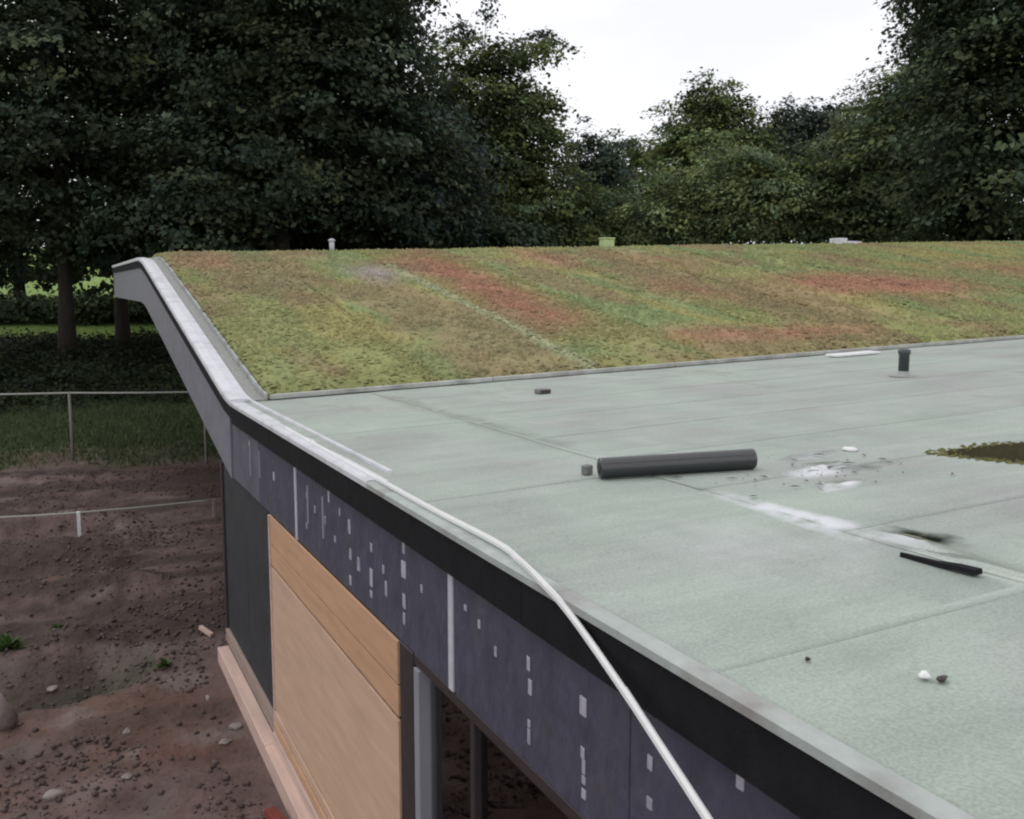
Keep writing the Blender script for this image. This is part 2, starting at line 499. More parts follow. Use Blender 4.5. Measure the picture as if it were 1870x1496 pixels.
n1 = fbm(xf * 0.45 + 3, yf * 0.45, 4)[:, None]; n2 = fbm(xf * 1.9, yf * 1.9 + 8, 4)[:, None]
c = soil * (1 - sstep(0.5, 0.7, n1)) + soil_red * sstep(0.5, 0.7, n1)
k = sstep(0.56, 0.72, n2) * 0.8; c = c * (1 - k) + soil_pale * k
damp = np.array([0.052, 0.036, 0.031]); k = (sstep(0.50, 0.62, fbm(xf * 0.22 + 60, yf * 1.05, 4)) * sstep(8.5, 10.5, yf) * 0.85)[:, None]; c = c * (1 - k) + damp * k
yc = 11.1 + 0.25 * np.sin(xf * 1.3) - 0.12 * xf
k = (np.exp(-((yf - yc) / 0.5) ** 2) * (xf < 0.9) * (xf > -6) * 0.8)[:, None]; c = c * (1 - k) + mossy * k
edge = (25.6 + 3.5 * (fbm(xf * 0.35, yf * 0.35 + 4, 3) - 0.5) * 2)
k = np.maximum(sstep(-1.0, 2.0, yf - edge), 1 - sstep(-45, -25, xf))[:, None]
gcol = grass * (0.75 + 0.5 * n2) ; c = c * (1 - k) + gcol * np.array([1.0, 0.85, 1.0]) * k
k = sstep(53, 56, yf)[:, None]; c = c * (1 - k) + (lawn * (0.8 + 0.4 * n1)) * k
ground = mesh_np('ground', v, fq, M['ground'], smooth=True, cols=c)
tag(ground, kind='structure')

# soil clods over the dug area, and short grass on the far verge of it
def clods(n, seed):
    r = np.random.default_rng(seed)
    y = 6.5 + 18 * r.random(n) ** 1.3
    x = -0.06 * y - 1.2 + r.random(n) * (3.0 + 0.26 * y)
    keep = (x < 1.35) | ((y > 11.3) & (x < 5.5))
    x, y = x[keep], y[keep]
    dens = fbm(x * 0.8, y * 0.8 + 20, 3)
    keep = r.random(len(x)) < np.clip((dens - 0.32) * 3.2, 0.08, 1)
    x, y = x[keep], y[keep]
    n = len(x)
    s = 0.010 + 0.034 * r.random(n) ** 4
    base = np.array([[1, 0, 0], [0, 1, 0], [-1, 0, 0], [0, -1, 0], [0, 0, .75], [0, 0, -.6]], float)
    f = np.array([[0, 1, 4], [1, 2, 4], [2, 3, 4], [3, 0, 4], [1, 0, 5], [2, 1, 5], [3, 2, 5], [0, 3, 5]])
    vv = base[None] * (0.7 + 0.6 * r.random((n, 6, 1))) * s[:, None, None]
    a = r.random(n) * 6.28
    ca, sa = np.cos(a)[:, None], np.sin(a)[:, None]
    xx = vv[..., 0] * ca - vv[..., 1] * sa + x[:, None]; yy = vv[..., 0] * sa + vv[..., 1] * ca + y[:, None]
    zz = vv[..., 2] + ground_z(x, y)[:, None] + 0.3 * s[:, None]
    return np.stack([xx, yy, zz], -1).reshape(-1, 3), (f[None] + 6 * np.arange(n)[:, None, None]).reshape(-1, 3)


vv, ff = clods(22000, 5)
tag(mesh_np('soil_clods', vv, ff, M['clod']), 'loose crumbled brown soil strewn over the dug ground beside the building', 'soil', kind='stuff')


def blades(n, xlo, xhi, ylo, yhi, hmin, hmax, seed, w=0.012, mask=None):
    r = np.random.default_rng(seed)
    x = xlo + (xhi - xlo) * r.random(n); y = ylo + (yhi - ylo) * r.random(n)
    if mask is not None:
        k = r.random(n) < mask(x, y); x, y = x[k], y[k]; n = len(x)
    h = hmin + (hmax - hmin) * r.random(n) ** 1.5
    a = r.random(n) * 6.28; l = r.random(n) * 6.28; b = h * (0.2 + 0.5 * r.random(n))
    z = ground_z(x, y) - 0.01
    p0 = np.stack([x - w * np.cos(a), y - w * np.sin(a), z], -1); p1 = np.stack([x + w * np.cos(a), y + w * np.sin(a), z], -1)
    p2 = np.stack([x + b * np.cos(l), y + b * np.sin(l), z + h], -1)
    return np.stack([p0, p1, p2], 1).reshape(-1, 3), np.arange(3 * n).reshape(-1, 3)


def gmask(x, y):
    e = 25.6 + 7 * (fbm(x * 0.35, y * 0.35 + 4, 3) - 0.5)
    return np.clip((y - e + 0.6) / 2, 0, 1) * 0.9


vv, ff = blades(90000, -4.5, 8.5, 21, 40, 0.05, 0.17, 3, 0.022, gmask)
tag(mesh_np('rough_grass', vv, ff, M['grass']), 'rough green grass between the dug soil and the trees', 'grass', kind='stuff')

# ------------------------------------------------------------------ the building
bld = empty('roofed_building', (EX, 0, 0))
tag(bld, 'unfinished low building with a sweeping part planted roof and navy membrane walls', 'building')
bpy.context.view_layer.update()
OFF = Vector((-EX, 0, 0))


def part(b, name, m, parent=None):
    """b: B collection in world coordinates -> child of the building (or of one of its parts)"""
    bmesh.ops.translate(b.bm, verts=b.bm.verts, vec=OFF)
    return b.build(name, M[m], parent or bld)


def part_np(name, vv, ff, m, smooth=False, cols=None, parent=None):
    vv = np.asarray(vv, float) + np.array([-EX, 0, 0])
    return mesh_np(name, vv, ff, M[m], parent or bld, smooth, cols)


S0, S1, XR = -4.0, 29.4, 38.0                     # roof extent along the facade and its far side
path = [(EX + 0.09, s, float(verge(s))) for s in [S0, 0, 5, 9.6, 9.9, 10.2, 10.6, 12, 14, 16, 18, 19.2, 20, 20.6, 21.2, 21.8, 24, 27, S1]]
w_ = XR - EX - 0.09
deck = B().sweep([(0, -0.02), (w_, -0.02 + 0.036 * w_), (w_, -0.70), (0.3, -0.76), (0.0, -0.60)], path)
deck = part(deck, 'roof_deck', 'slab')

# walls under the roof
def wallbox(name, m, x0, x1, y0, y1, z0, z1, bev=0.004, parent=None):
    return part(B().box(x0, x1, y0, y1, z0, z1, bev), name, m, parent)


wallbox('floor_slab', 'slab', 1.66, XR - 1, S0, 11.0, -0.4, -0.06)
wallbox('end_wall', 'render', 1.78, XR - 1, 10.9, 11.12, -0.05, 2.2)
part(B().sweep([(0, -0.74), (0.2, -0.74), (0.2, -5.4), (0, -5.4)], [(6.0, q, float(verge(q)) + 0.10) for q in np.linspace(11.14, S1 - 1.0, 24)]), 'recessed_wall', 'dark_wall')
wallbox('rear_wall', 'render', 5.2, 5.4, S0, 10.9, -0.05, 2.28)
wallbox('partition_wall', 'beige', 1.9, 5.2, 4.9, 5.05, -0.05, 2.25)
wallbox('header', 'dark_wall', 1.69, 1.95, S0, 11.1, 2.16, 2.60)

# eaves board (black) along the flat part, in lengths, then up the slope
def run(name, m, prof, s_a, s_b, step, gap, x, n=4, parent=None, zoff=0.0):
    out = []
    s = s_a
    while s < s_b - 0.05:
        e = min(s + step, s_b)
        pth = [(x, q, float(verge(q)) + zoff) for q in np.linspace(s, e - gap, n)]
        out.append(part(B().sweep(prof, pth), name, m, parent))
        s = e
    return out


run('eaves_board', 'black', [(0, -0.005), (0, -0.205), (0.03, -0.205), (0.03, -0.005)], S0, 9.9, 2.4, 0.004, EX)
run('verge_board', 'black', [(0, -0.005), (0, -0.165), (0.03, -0.165), (0.03, -0.005)], 9.9, S1, 2.4, 0.004, EX, 6)
# pale edge trim: rolled lip over the board and a flat flange on the roof
run('edge_trim', 'felt_edge', [(-0.012, -0.02), (-0.012, 0.008), (0.0, 0.016), (0.03, 0.016), (0.055, 0.0135), (0.055, 0.006), (0.0, 0.004), (0.0, -0.02)],
    S0, 5.2, 2.3, 0.003, EX, 6)
run('edge_trim', 'trim', [(-0.012, -0.02), (-0.012, 0.012), (0.0, 0.026), (0.04, 0.026), (0.05, 0.014), (0.13, 0.012), (0.13, 0.006), (0.0, 0.004), (0.0, -0.02)],
    5.2, 9.9, 2.35, 0.003, EX, 6)
run('edge_trim', 'trim', [(-0.012, -0.02), (-0.012, 0.022), (0.0, 0.045), (0.10, 0.05), (0.22, 0.03), (0.23, 0.006), (0.0, 0.004), (0.0, -0.02)],
    9.9, S1, 2.4, 0.004, EX, 7)
run('kerb_bar', 'trim', [(0, 0.006), (0, 0.034), (0.03, 0.034), (0.03, 0.006)], 5.4, 9.9, 2.2, 0.01, EX + 0.19, 4)
run('kerb_bar', 'felt_edge', [(0, 0.006), (0, 0.075), (0.03, 0.075), (0.03, 0.006)], 10.0, 21.6, 1.9, 0.012, EX + 0.37, 6)
gpath = [(EX + 0.232, q, float(verge(q))) for q in np.linspace(9.95, 21.6, 60)]
part(B().sweep([(0, 0.004), (0, 0.02), (0.135, 0.024), (0.135, 0.004)], gpath), 'gravel_margin', 'gravel')

# wall membrane under the eaves, one panel per bay, then paler ones with sky light painted in
prev = None
joints = [S0, -2.2, -0.6, 0.95, 2.48, 4.03, 5.62, 7.22, 8.75]
for a, b in zip(joints[:-1], joints[1:]):
    part(B().box(EX + 0.045, EX + 0.075, a + 0.003, b - 0.003, 2.115, 2.722, 0.003), 'membrane_panel', 'membrane')
for s_, w in ((4.03, 0.058), (7.24, 0.055)):
    part(B().box(EX + 0.035, EX + 0.046, s_ - w / 2, s_ + w / 2, 2.118, 2.715, 0.002), 'joint_strip', 'tape')
for s_ in (6.86, 6.42, 8.70, 9.15):
    part(B().box(EX + 0.039, EX + 0.0465, s_ - 0.02, s_ + 0.02, 2.30 + 0.1 * R.random(), 2.62, 0.002), 'joint_strip', 'steel')
part(B().box(EX + 0.045, EX + 0.075, 8.754, 10.147, 2.115, 2.735, 0.003), 'membrane_panel', 'membrane_half_lit')
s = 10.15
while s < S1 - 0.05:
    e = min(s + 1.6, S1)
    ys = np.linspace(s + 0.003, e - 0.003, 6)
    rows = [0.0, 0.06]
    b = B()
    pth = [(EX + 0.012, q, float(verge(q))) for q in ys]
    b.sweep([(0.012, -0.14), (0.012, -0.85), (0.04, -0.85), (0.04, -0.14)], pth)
    part(b, 'verge_panel', 'membrane_pale_lit')
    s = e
# return panel at the far end of the crest
part(B().box(EX + 0.02, XR, S1 + 0.002, S1 + 0.03, float(verge(S1)) - 0.85, float(verge(S1)) - 0.03, 0.004), 'gable_panel', 'membrane_pale_lit')

# white plugs and patches on the membrane
cap = B().box(-0.026, 0.026, -0.021, 0.021, 0, 0.004, 0.0035, seg=2)
cap0 = None
caps = [(965, 1212, 1.1), (968, 1255, 1.2), (966, 1322, .9), (966, 1345, 1.0), (1065, 1290, 1.25), (1064, 1375, .9), (1066, 1400, .9), (1066, 1425, .8), (1066, 1450, .9),
        (1187, 1393, 1.0), (1186, 1467, 1.1), (1352, 1425, 1.1), (875, 1140, .8), (737, 1000, .8), (737, 1040, 1.2), (738, 1098, 1.2), (738, 1130, .9),
        (638, 962, 1.2), (640, 1012, .8), (678, 1000, .8), (640, 1060, .8), (678, 1055, 1.1), (678, 1085, .8), (600, 905, .9), (594, 950, .8), (457, 830, 1.3), (560, 905, .8), (455, 810, .8), (612, 985, .8), (655, 1030, .9), (700, 1040, .8), (705, 1075, .9), (575, 930, .9), (620, 935, .7), (560, 960, .8), (500, 870, .9), (770, 1075, .8), (850, 1110, .8), (905, 1190, .7)]
for u, v_, sc_ in caps:
    p = at_x(u, v_, EX + 0.044)
    if cap0 is None:
        cap0 = cap.build('fixing_cap', M['cap'], bld)
        o = cap0
    else:
        o = dup(cap0, bld)
    o.location = Vector((EX + 0.046, p.y, p.z)) + OFF
    o.rotation_euler = (0, -math.pi / 2, 0)
    k_ = 1.25 if u < 760 else 0.85
    o.scale = (k_ * sc_ * (0.8 + 0.8 * R.random()), k_ * sc_ * (0.75 + 0.3 * R.random()), 1)
    o.rotation_euler = (R.uniform(-.12, .12), -math.pi / 2, 0)

# timber section between the glazing and the dark end bay
PA, PB = 4.80, 8.22
wallbox('stud_wall', 'pine_grey', EX + 0.08, EX + 0.28, PA + 0.02, 8.25, -0.05, 2.12)
for a, b in ((PA, 6.5), (6.504, PB)):
    wallbox('sheathing_board', 'ply', EX + 0.028, EX + 0.046, a, b, 0.312, 1.640, 0.002)
    wallbox('sheathing_board', 'ply_dark', EX + 0.030, EX + 0.046, a, b, 1.662, 1.842, 0.002)
    wallbox('sheathing_board', 'ply_dark', EX + 0.028, EX + 0.046, a, b, 1.854, 2.106, 0.002)
wallbox('corner_batten', 'pine', EX + 0.018, EX + 0.046, PB + 0.002, PB + 0.05, -0.02, 2.108, 0.003)
wallbox('skirting_board', 'ply', EX + 0.020, EX + 0.046, PA, PB, 0.21, 0.296, 0.003)
wallbox('skirting_board', 'ply_dark', EX + 0.010, EX + 0.046, PA, PB, 0.118, 0.194, 0.003)
wallbox('skirting_board', 'pine', EX - 0.004, EX + 0.046, PA, PB, 0.0, 0.102, 0.003)
for a, b in ((3.2, 5.6), (5.604, 8.2), (8.204, 10.9)):
    wallbox('sole_plate', 'pine', EX - 0.085, EX + 0.046, a, b, -0.19, -0.004, 0.008)

# dark end bay
for a, b in ((8.28, 9.68), (9.69, 11.1)):
    wallbox('end_bay_board', 'dark_wall', EX + 0.075, EX + 0.10, a, b, 0.03, 2.113, 0.003)
wallbox('end_bay_post', 'dark_frame', EX + 0.05, EX + 0.11, 11.02, 11.13, -0.05, 2.14, 0.004)
wallbox('end_bay_skirting', 'pine_grey', EX + 0.03, EX + 0.074, 8.28, 11.0, 0.03, 0.17, 0.003)

# glazing
win = part(B().box(EX + 0.04, EX + 0.14, 4.58, 4.795, -0.02, 2.112, 0.004), 'window', 'dark_frame')
for s_, w, m_, xo in ((4.505, 0.075, 'steel', 0.03), (3.83, 0.05, 'dark_frame', 0.06), (2.6, 0.05, 'dark_frame', 0.06), (1.4, 0.05, 'dark_frame', 0.06), (0.2, 0.05, 'dark_frame', 0.06)):
    part(B().box(EX + xo, EX + 0.14, s_ - w / 2, s_ + w / 2, 0.065, 2.05, 0.003), 'mullion', m_, win)
part(B().box(EX + 0.045, EX + 0.14, S0, 4.575, 2.054, 2.112, 0.003), 'window_frame', 'dark_frame', win)
part(B().box(EX + 0.045, EX + 0.14, S0, 4.575, -0.02, 0.06, 0.003), 'window_frame', 'dark_frame', win)
gs = [S0, 0.17, 1.37, 2.57, 3.80, 4.46]
for a, b in zip(gs[:-1], gs[1:]):
    part(B().box(EX + 0.095, EX + 0.101, a + 0.06 if a > 0 else a, b - 0.004, 0.066, 2.048), 'pane', 'glass', win)
# boards and posts seen through the glass
for (u_, v_, xd, w, h, m_) in ((878, 1350, 1.74, 0.11, 1.98, 'beige'), (955, 1430, 1.75, 0.10, 2.0, 'pine'), (905, 1420, 2.1, 0.12, 1.9, 'pine')):
    q_ = at_x(u_, v_, xd)
    part(B().box(xd, xd + w, q_.y - w / 2, q_.y + w / 2, -0.055, h, 0.005), 'interior_post', m_)

# roofing felt: an eaves run along the facade, then sheets side by side across the roof
def sheet(x0, x1, y0, y1, stepx, stepy, lap_axis, lap, th=0.005, zoff=0.0, name='felt_sheet'):
    xs = np.linspace(x0, x1, max(2, int((x1 - x0) / stepx) + 1)) if np.isscalar(stepx) else stepx
    ys = np.linspace(y0, y1, max(2, int((y1 - y0) / stepy) + 1))
    Xs, Ys = np.meshgrid(xs, ys)
    t = (Ys - y0) / (y1 - y0) if lap_axis == 'y' else (Xs - x0) / (x1 - x0)
    Zs = felt_z(Xs, Ys) + zoff + lap * (1 - t)
    # edges a little uneven
    n, m_ = Xs.shape
    top = np.stack([Xs, Ys, Zs], -1).reshape(-1, 3)
    ii = (np.arange(n - 1)[:, None] * m_ + np.arange(m_ - 1)[None]).ravel()
    F = [np.stack([ii, ii + 1, ii + m_ + 1, ii + m_], -1)]
    rim = np.concatenate([np.arange(m_), np.arange(1, n) * m_ + m_ - 1, (n - 1) * m_ + np.arange(m_ - 2, -1, -1), np.arange(n - 2, 0, -1) * m_])
    low = top[rim].copy(); low[:, 2] -= th
    k0 = len(top); L_ = len(rim)
    a = np.arange(L_); b = (a + 1) % L_
    F.append(np.stack([rim[b], rim[a], k0 + a, k0 + b], -1))
    o = part_np(name, np.concatenate([top, low]), np.concatenate(F), 'felt', smooth=False)
    o.data.polygons.foreach_set('use_smooth', np.concatenate([np.ones(len(F[0]), bool), np.zeros(len(F[1]), bool)]))
    return o


XJ = 3.08
ej = [S0, -1.2, 2.06, 4.55, 7.12, 9.86]
for a, b in zip(ej[:-1], ej[1:]):
    sheet(EX + 0.04, XJ + 0.08, a, b + (0.08 if b < 9.8 else 0), 0.06, 0.06, 'y', 0.0012, th=0.0022, zoff=0.006)
xs_f = axis([(XJ, 5.5, 0.05), (5.5, 10, 0.15), (10, 37.6, 0.8)])
fy = [S0, -3, -2, -1, -0.02, 0.98, 1.97, 2.96, 3.97, 4.98, 5.98, 6.97, 7.95, 8.92, 9.86]
for a, b in zip(fy[:-1], fy[1:]):
    xo = 0.05 * R.random()
    sheet(XJ, 37.6, a, b + (0.07 if b < 9.8 else 0), xs_f + xo * (xs_f < 3.3), 0.06, 'y', 0.0012, th=0.0022, zoff=0.0095)

# the planted slope: long sedum mats laid side by side up the roof
def sed_col(x, y, r=None):
    x, y = np.asarray(x, float), np.asarray(y, float)
    strip = np.floor((x - 2.0) / 2.0)
    sh = vnoise(strip * 3.7 + 0.5, strip * 1.3 + 0.5)
    g1 = np.array([0.215, 0.225, 0.085]); g2 = np.array([0.178, 0.218, 0.088]); yl = np.array([0.26, 0.225, 0.085])
    br = np.array([0.215, 0.155, 0.085]); rd = np.array([0.295, 0.140, 0.092]); gy_ = np.array([0.27, 0.24, 0.22])
    a = fbm(x * 0.55 + 4, y * 0.22 + strip * 2.3, 4)[..., None]
    b = fbm(x * 1.1 + 31, y * 0.55 + 7, 4)[..., None]
    d = fbm(x * 3.1, y * 2.2 + 11, 3)[..., None]
    c = g1 + (g2 - g1) * sstep(0.42, 0.62, a)
    k = sstep(0.52, 0.66, b) * 0.75; c = c * (1 - k) + yl * k
    k = sstep(0.50, 0.64, fbm(x * 0.8 + 50, y * 0.4 + 3, 4))[..., None] * 0.7; c = c * (1 - k) + br * k
    red = sum(A * np.exp(-((x - X0) / SX) ** 2 - ((y - Y0) / SY) ** 2) for X0, Y0, SX, SY, A in
              ((7.0, 17.2, 0.75, 2.6, 1.0), (6.9, 13.6, 0.7, 1.7, 0.95), (10.6, 14.6, 1.0, 1.4, 0.6), (12.2, 18.5, 1.0, 1.5, 0.5), (14.6, 14.4, 1.7, 1.3, 1.0), (16.8, 14.0, 1.5, 1.1, .8),
               (8.8, 11.2, 1.0, 0.6, 0.6), (9.9, 18.5, .7, 1.6, .7), (2.7, 18.6, .6, 1.6, 0.5), (10.5, 10.9, 1.4, 0.5, .6), (21, 15.5, 2.2, 1.4, .5)))[..., None]
    k = np.clip(red * (0.55 + 0.9 * d) * 1.05 - 0.08, 0, 0.92); c = c * (1 - k) + rd * k
    bare = np.exp(-((x - 5.45) / 0.42) ** 2 - ((y - 17.0) / 0.8) ** 2)[..., None]
    k = np.clip(bare * 1.1 * (0.5 + d), 0, 0.85); c = c * (1 - k) + gy_ * k
    k = np.exp(-((x - 6.02) / 0.12) ** 2)[..., None] * 0.95 * (y < 18)[..., None]; c = c * (1 - k) + np.array([0.33, 0.34, 0.20]) * k
    return 1.12 * c * (0.80 + 0.4 * d) * (0.94 + 0.12 * sh[..., None])


def sed_z(x, y):
    e = np.minimum(sstep(9.98, 10.2, y), 1)
    mid = 1 - 0.35 * np.exp(-(((x - 2.0) % 2.0) / 0.06) ** 2) - 0.35 * np.exp(-((2 - (x - 2.0) % 2.0) / 0.06) ** 2)
    return roof(x, y) + 0.03 + e * mid * (0.05 + 0.05 * fbm(x * 1.6, y * 1.6, 3) + 0.02 * fbm(x * 8, y * 8, 2))


SX_END = 38.0
for k in range(18):
    x0 = 2.02 + 2.0 * k
    x1 = min(x0 + 1.975, SX_END - 0.1)
    st = 0.11 if x0 < 12 else 0.22
    xs = np.linspace(x0, x1, int(1.98 / st) + 1)
    ys = axis([(9.99, 10.25, 0.06), (10.25, 22.0, st), (22.0, S1 - 0.1, 0.8)])
    Xs, Ys = np.meshgrid(xs, ys)
    Zs = sed_z(Xs, Ys) + (0.005 if k % 2 else 0.0)
    vv = np.stack([Xs, Ys, Zs], -1).reshape(-1, 3)
    m_, n = len(xs), len(ys)
    ii = (np.arange(n - 1)[:, None] * m_ + np.arange(m_ - 1)[None]).ravel()
    F = np.stack([ii, ii + 1, ii + m_ + 1, ii + m_], -1)
    rim = np.concatenate([np.arange(m_), np.arange(1, n) * m_ + m_ - 1, (n - 1) * m_ + np.arange(m_ - 2, -1, -1), np.arange(n - 2, 0, -1) * m_])
    low = vv[rim].copy(); low[:, 2] -= 0.03
    a = np.arange(len(rim)); b = (a + 1) % len(rim)
    F2 = np.stack([rim[b], rim[a], len(vv) + a, len(vv) + b], -1)
    vv = np.concatenate([vv, low])
    part_np('sedum_mat', vv, np.concatenate([F, F2]), 'sedum', smooth=True, cols=sed_col(vv[:, 0], vv[:, 1]))


def tufts(n, seed):
    r = np.random.default_rng(seed)
    y = 10.02 + 11.8 * r.random(n)
    x = 2.0 + (0.9 * y + 10.5) * r.random(n)
    x = np.minimum(x, 37.5)
    d = np.hypot(x, y)
    s = (0.014 + 0.034 * r.random(n) ** 2.2) * (0.75 + 0.02 * d)
    keep = r.random(n) < np.clip(0.25 + 1.7 * (fbm(x * 2.3, y * 2.3, 3) - 0.3), 0.15, 1)
    x, y, s = x[keep], y[keep], s[keep]
    n = len(x)
    # a five sided low dome of leaves, lopsided
    ang = np.arange(5) * 2 * np.pi / 5
    a = r.random(n)[:, None] * 6.28 + ang[None]
    rr = s[:, None] * (0.6 + 0.8 * r.random((n, 5)))
    z0 = sed_z(x, y)
    ring = np.stack([x[:, None] + rr * np.cos(a), y[:, None] + rr * np.sin(a), z0[:, None] - 0.012 + 0.02 * r.random((n, 5))], -1)
    top = np.stack([x + s * (r.random(n) - .5), y + s * (r.random(n) - .5), z0 + s * (0.5 + 0.8 * r.random(n))], -1)[:, None]
    vv = np.concatenate([ring, top], 1).reshape(-1, 3)
    f = np.array([[i, (i + 1) % 5, 5] for i in range(5)])
    ff = (f[None] + 6 * np.arange(n)[:, None, None]).reshape(-1, 3)
    cc = np.repeat(sed_col(x, y) * (0.88 + 0.26 * r.random((n, 1))), 6, 0)
    return vv, ff, cc


vv, ff, cc = tufts(170000, 21)
tag(part_np('sedum_tufts', vv, ff, 'tuft', cols=cc), kind='stuff')

# low metal upstand holding the lower edge of the mats
for a in np.arange(2.02, 36.5, 2.6):
    b_ = min(a + 2.59, 37.2)
    xs = np.linspace(a, b_, 5)
    bm_ = B()
    rings = []
    for x in xs:
        z = float(roof(x, 9.9)) + 0.012
        rings.append([bm_.bm.verts.new(q) for q in ((x, 9.90, z), (x, 9.90, z + 0.045), (x, 9.925, z + 0.05), (x, 9.93, z))])
    for i in range(len(rings) - 1):
        for q in range(4):
            bm_.bm.faces.new((rings[i][q], rings[i][(q + 1) % 4], rings[i + 1][(q + 1) % 4], rings[i + 1][q]))
    bm_.bm.faces.new(rings[0]); bm_.bm.faces.new(rings[-1][::-1])
    part(bm_, 'retaining_angle', 'angle')

# ------------------------------------------------------------------ things on the roof
def on_roof(x, y, dz=0.018):
    return Vector((x, y, float(felt_z(x, y)) + dz))


def roof_at(u, v_):
    d = ray(u, v_)
    t = (2.95 - EYE) / d.z
    for _ in range(12):
        q = Vector((0, 0, EYE)) + d * t
        t = (float(felt_z(q.x, q.y)) + 0.011 - EYE) / d.z
    q = Vector((0, 0, EYE)) + d * t
    return Vector((q.x, q.y, float(felt_z(q.x, q.y)) + 0.011))


# black roll of roofing lying across the felt
pa, pb = roof_at(1094, 874), roof_at(1376, 856)
roll = empty('felt_roll', pa); tag(roll, 'black tube shaped roll lying on the pale green roof felt', 'roll')
ax_ = (pb - pa); ln = ax_.length
Mx = Matrix.Translation(Vector((0, 0, 0.06))) @ ax_.to_track_quat('Z', 'X').to_matrix().to_4x4()
prof = [(0.054, 0.0), (0.059, 0.004), (0.06, 0.02), (0.0595, ln * 0.5), (0.06, ln - 0.02), (0.059, ln - 0.004), (0.054, ln)]
B().lathe(prof, 28, Mx).build('roll_body', M['pipe'], roll)
B().lathe([(0.030, -0.004), (0.030, -0.001), (0.025, 0.001)], 18, Mx).build('core_end', M['dark_frame'], roll)
B().lathe([(0.030, ln - 0.001), (0.030, ln + 0.004), (0.025, ln + 0.004)], 18, Mx).build('core_end', M['dark_frame'], roll)
ov = Mx @ Matrix.Rotation(0.6, 4, 'Z')
fl = B()
for i in range(7):
    a0 = -0.5 + i * 0.15
    p0, p1 = Vector((0.062 * math.cos(a0), 0.062 * math.sin(a0), 0.01)), Vector((0.062 * math.cos(a0), 0.062 * math.sin(a0), ln - 0.01))
    fl.bm.verts.new(ov @ p0); fl.bm.verts.new(ov @ p1)
fl.bm.verts.ensure_lookup_table()
for i in range(6):
    fl.bm.faces.new((fl.bm.verts[2 * i], fl.bm.verts[2 * i + 1], fl.bm.verts[2 * i + 3], fl.bm.verts[2 * i + 2])).smooth = True
fl.build('loose_flap', M['pipe'], roll)

o = B().box(-0.03, 0.03, -0.025, 0.025, 0, 0.055, 0.006).build('grey_block', M['lead'], None, roof_at(1072, 866))
o.rotation_euler.z = 0.4
tag(o, 'small grey block just beyond the left end of the black roll', 'block')

# upright vent pipe (fixed to the building)
pv = on_roof(8.28, 7.2, 0.01)
vp_ = B().lathe([(0.055, 0.0), (0.055, 0.24), (0.064, 0.245), (0.066, 0.285), (0.045, 0.30), (0.01, 0.302)], 20).build('vent_pipe', M['pipe_grey'], bld, pv + OFF)
B().lathe([(0.15, 0.0), (0.15, 0.006), (0.07, 0.02), (0.057, 0.06), (0.056, 0.06)], 20).build('vent_flashing', M['felt'], vp_)

# small roof outlet near the planted edge
p = on_roof(4.5, 8.45, 0.012)
vo = B().box(-0.075, 0.075, -0.05, 0.05, 0, 0.05, 0.008).build('roof_outlet', M['lead'], bld, p + OFF)
vo.rotation_euler.z = 0.15
B().box(-0.06, 0.06, -0.056, -0.051, 0.008, 0.04).build('outlet_grille', M['dark_frame'], vo)

# pale offcut against the planted edge
o = B().box(-0.42, 0.42, -0.11, 0.11, 0, 0.03, 0.004).build('board_offcut', M['white'], None, on_roof(9.95, 9.52, 0.02))
o.rotation_euler = (0, -0.036, 0.03)
tag(o, 'pale flat board offcut lying beside the lower edge of the sedum', 'board')

# black offcut strip on the wet joint
bp_ = B()
pts = [on_roof(3.0, 2.58, 0.016), on_roof(3.005, 2.5, 0.018), on_roof(3.01, 2.42, 0.020), on_roof(3.02, 2.33, 0.028), on_roof(3.03, 2.25, 0.028)]
wid = [0.004, 0.007, 0.011, 0.019, 0.022]
ring = []
for p, w in zip(pts, wid):
    ring.append([bp_.bm.verts.new(p + Vector(q)) for q in ((-w, 0, -0.012), (-w * 0.8, 0, 0.006), (w * 0.8, 0, 0.01), (w, 0, -0.012))])
for i in range(4):
    for q in range(4):
        bp_.bm.faces.new((ring[i][q], ring[i][(q + 1) % 4], ring[i + 1][(q + 1) % 4], ring[i + 1][q]))
bp_.bm.faces.new(ring[0]); bp_.bm.faces.new(ring[-1][::-1])
tag(bp_.build('felt_offcut', M['black']), 'thin black offcut strip lying on the wet felt joint', 'offcut')

# scraps near the edge in front
def rock(name, m, loc, sx, sy, sz, seed, sub=2, rot=None):
    bm_ = bmesh.new()
    bmesh.ops.create_icosphere(bm_, subdivisions=sub, radius=1)
    r = random.Random(seed)
    ph = [r.uniform(0, 6) for _ in range(6)]
    for v_ in bm_.verts:
        d = v_.co.normalized()
        k = 1 + 0.16 * math.sin(3 * d.x + ph[0]) + 0.14 * math.sin(4 * d.y + ph[1]) + 0.12 * math.sin(5 * d.z + ph[2]) + 0.05 * r.uniform(-1, 1)
        v_.co = Vector((d.x * sx, d.y * sy, d.z * sz)) * k
    for f_ in bm_.faces: f_.smooth = True
    me = bpy.data.meshes.new(name); bm_.to_mesh(me); bm_.free(); me.materials.append(M[m])
    o = bpy.data.objects.new(name, me); o.location = loc
    o.rotation_euler = (0, 0, r.uniform(0, 6)) if rot is None else rot
    return link(o)


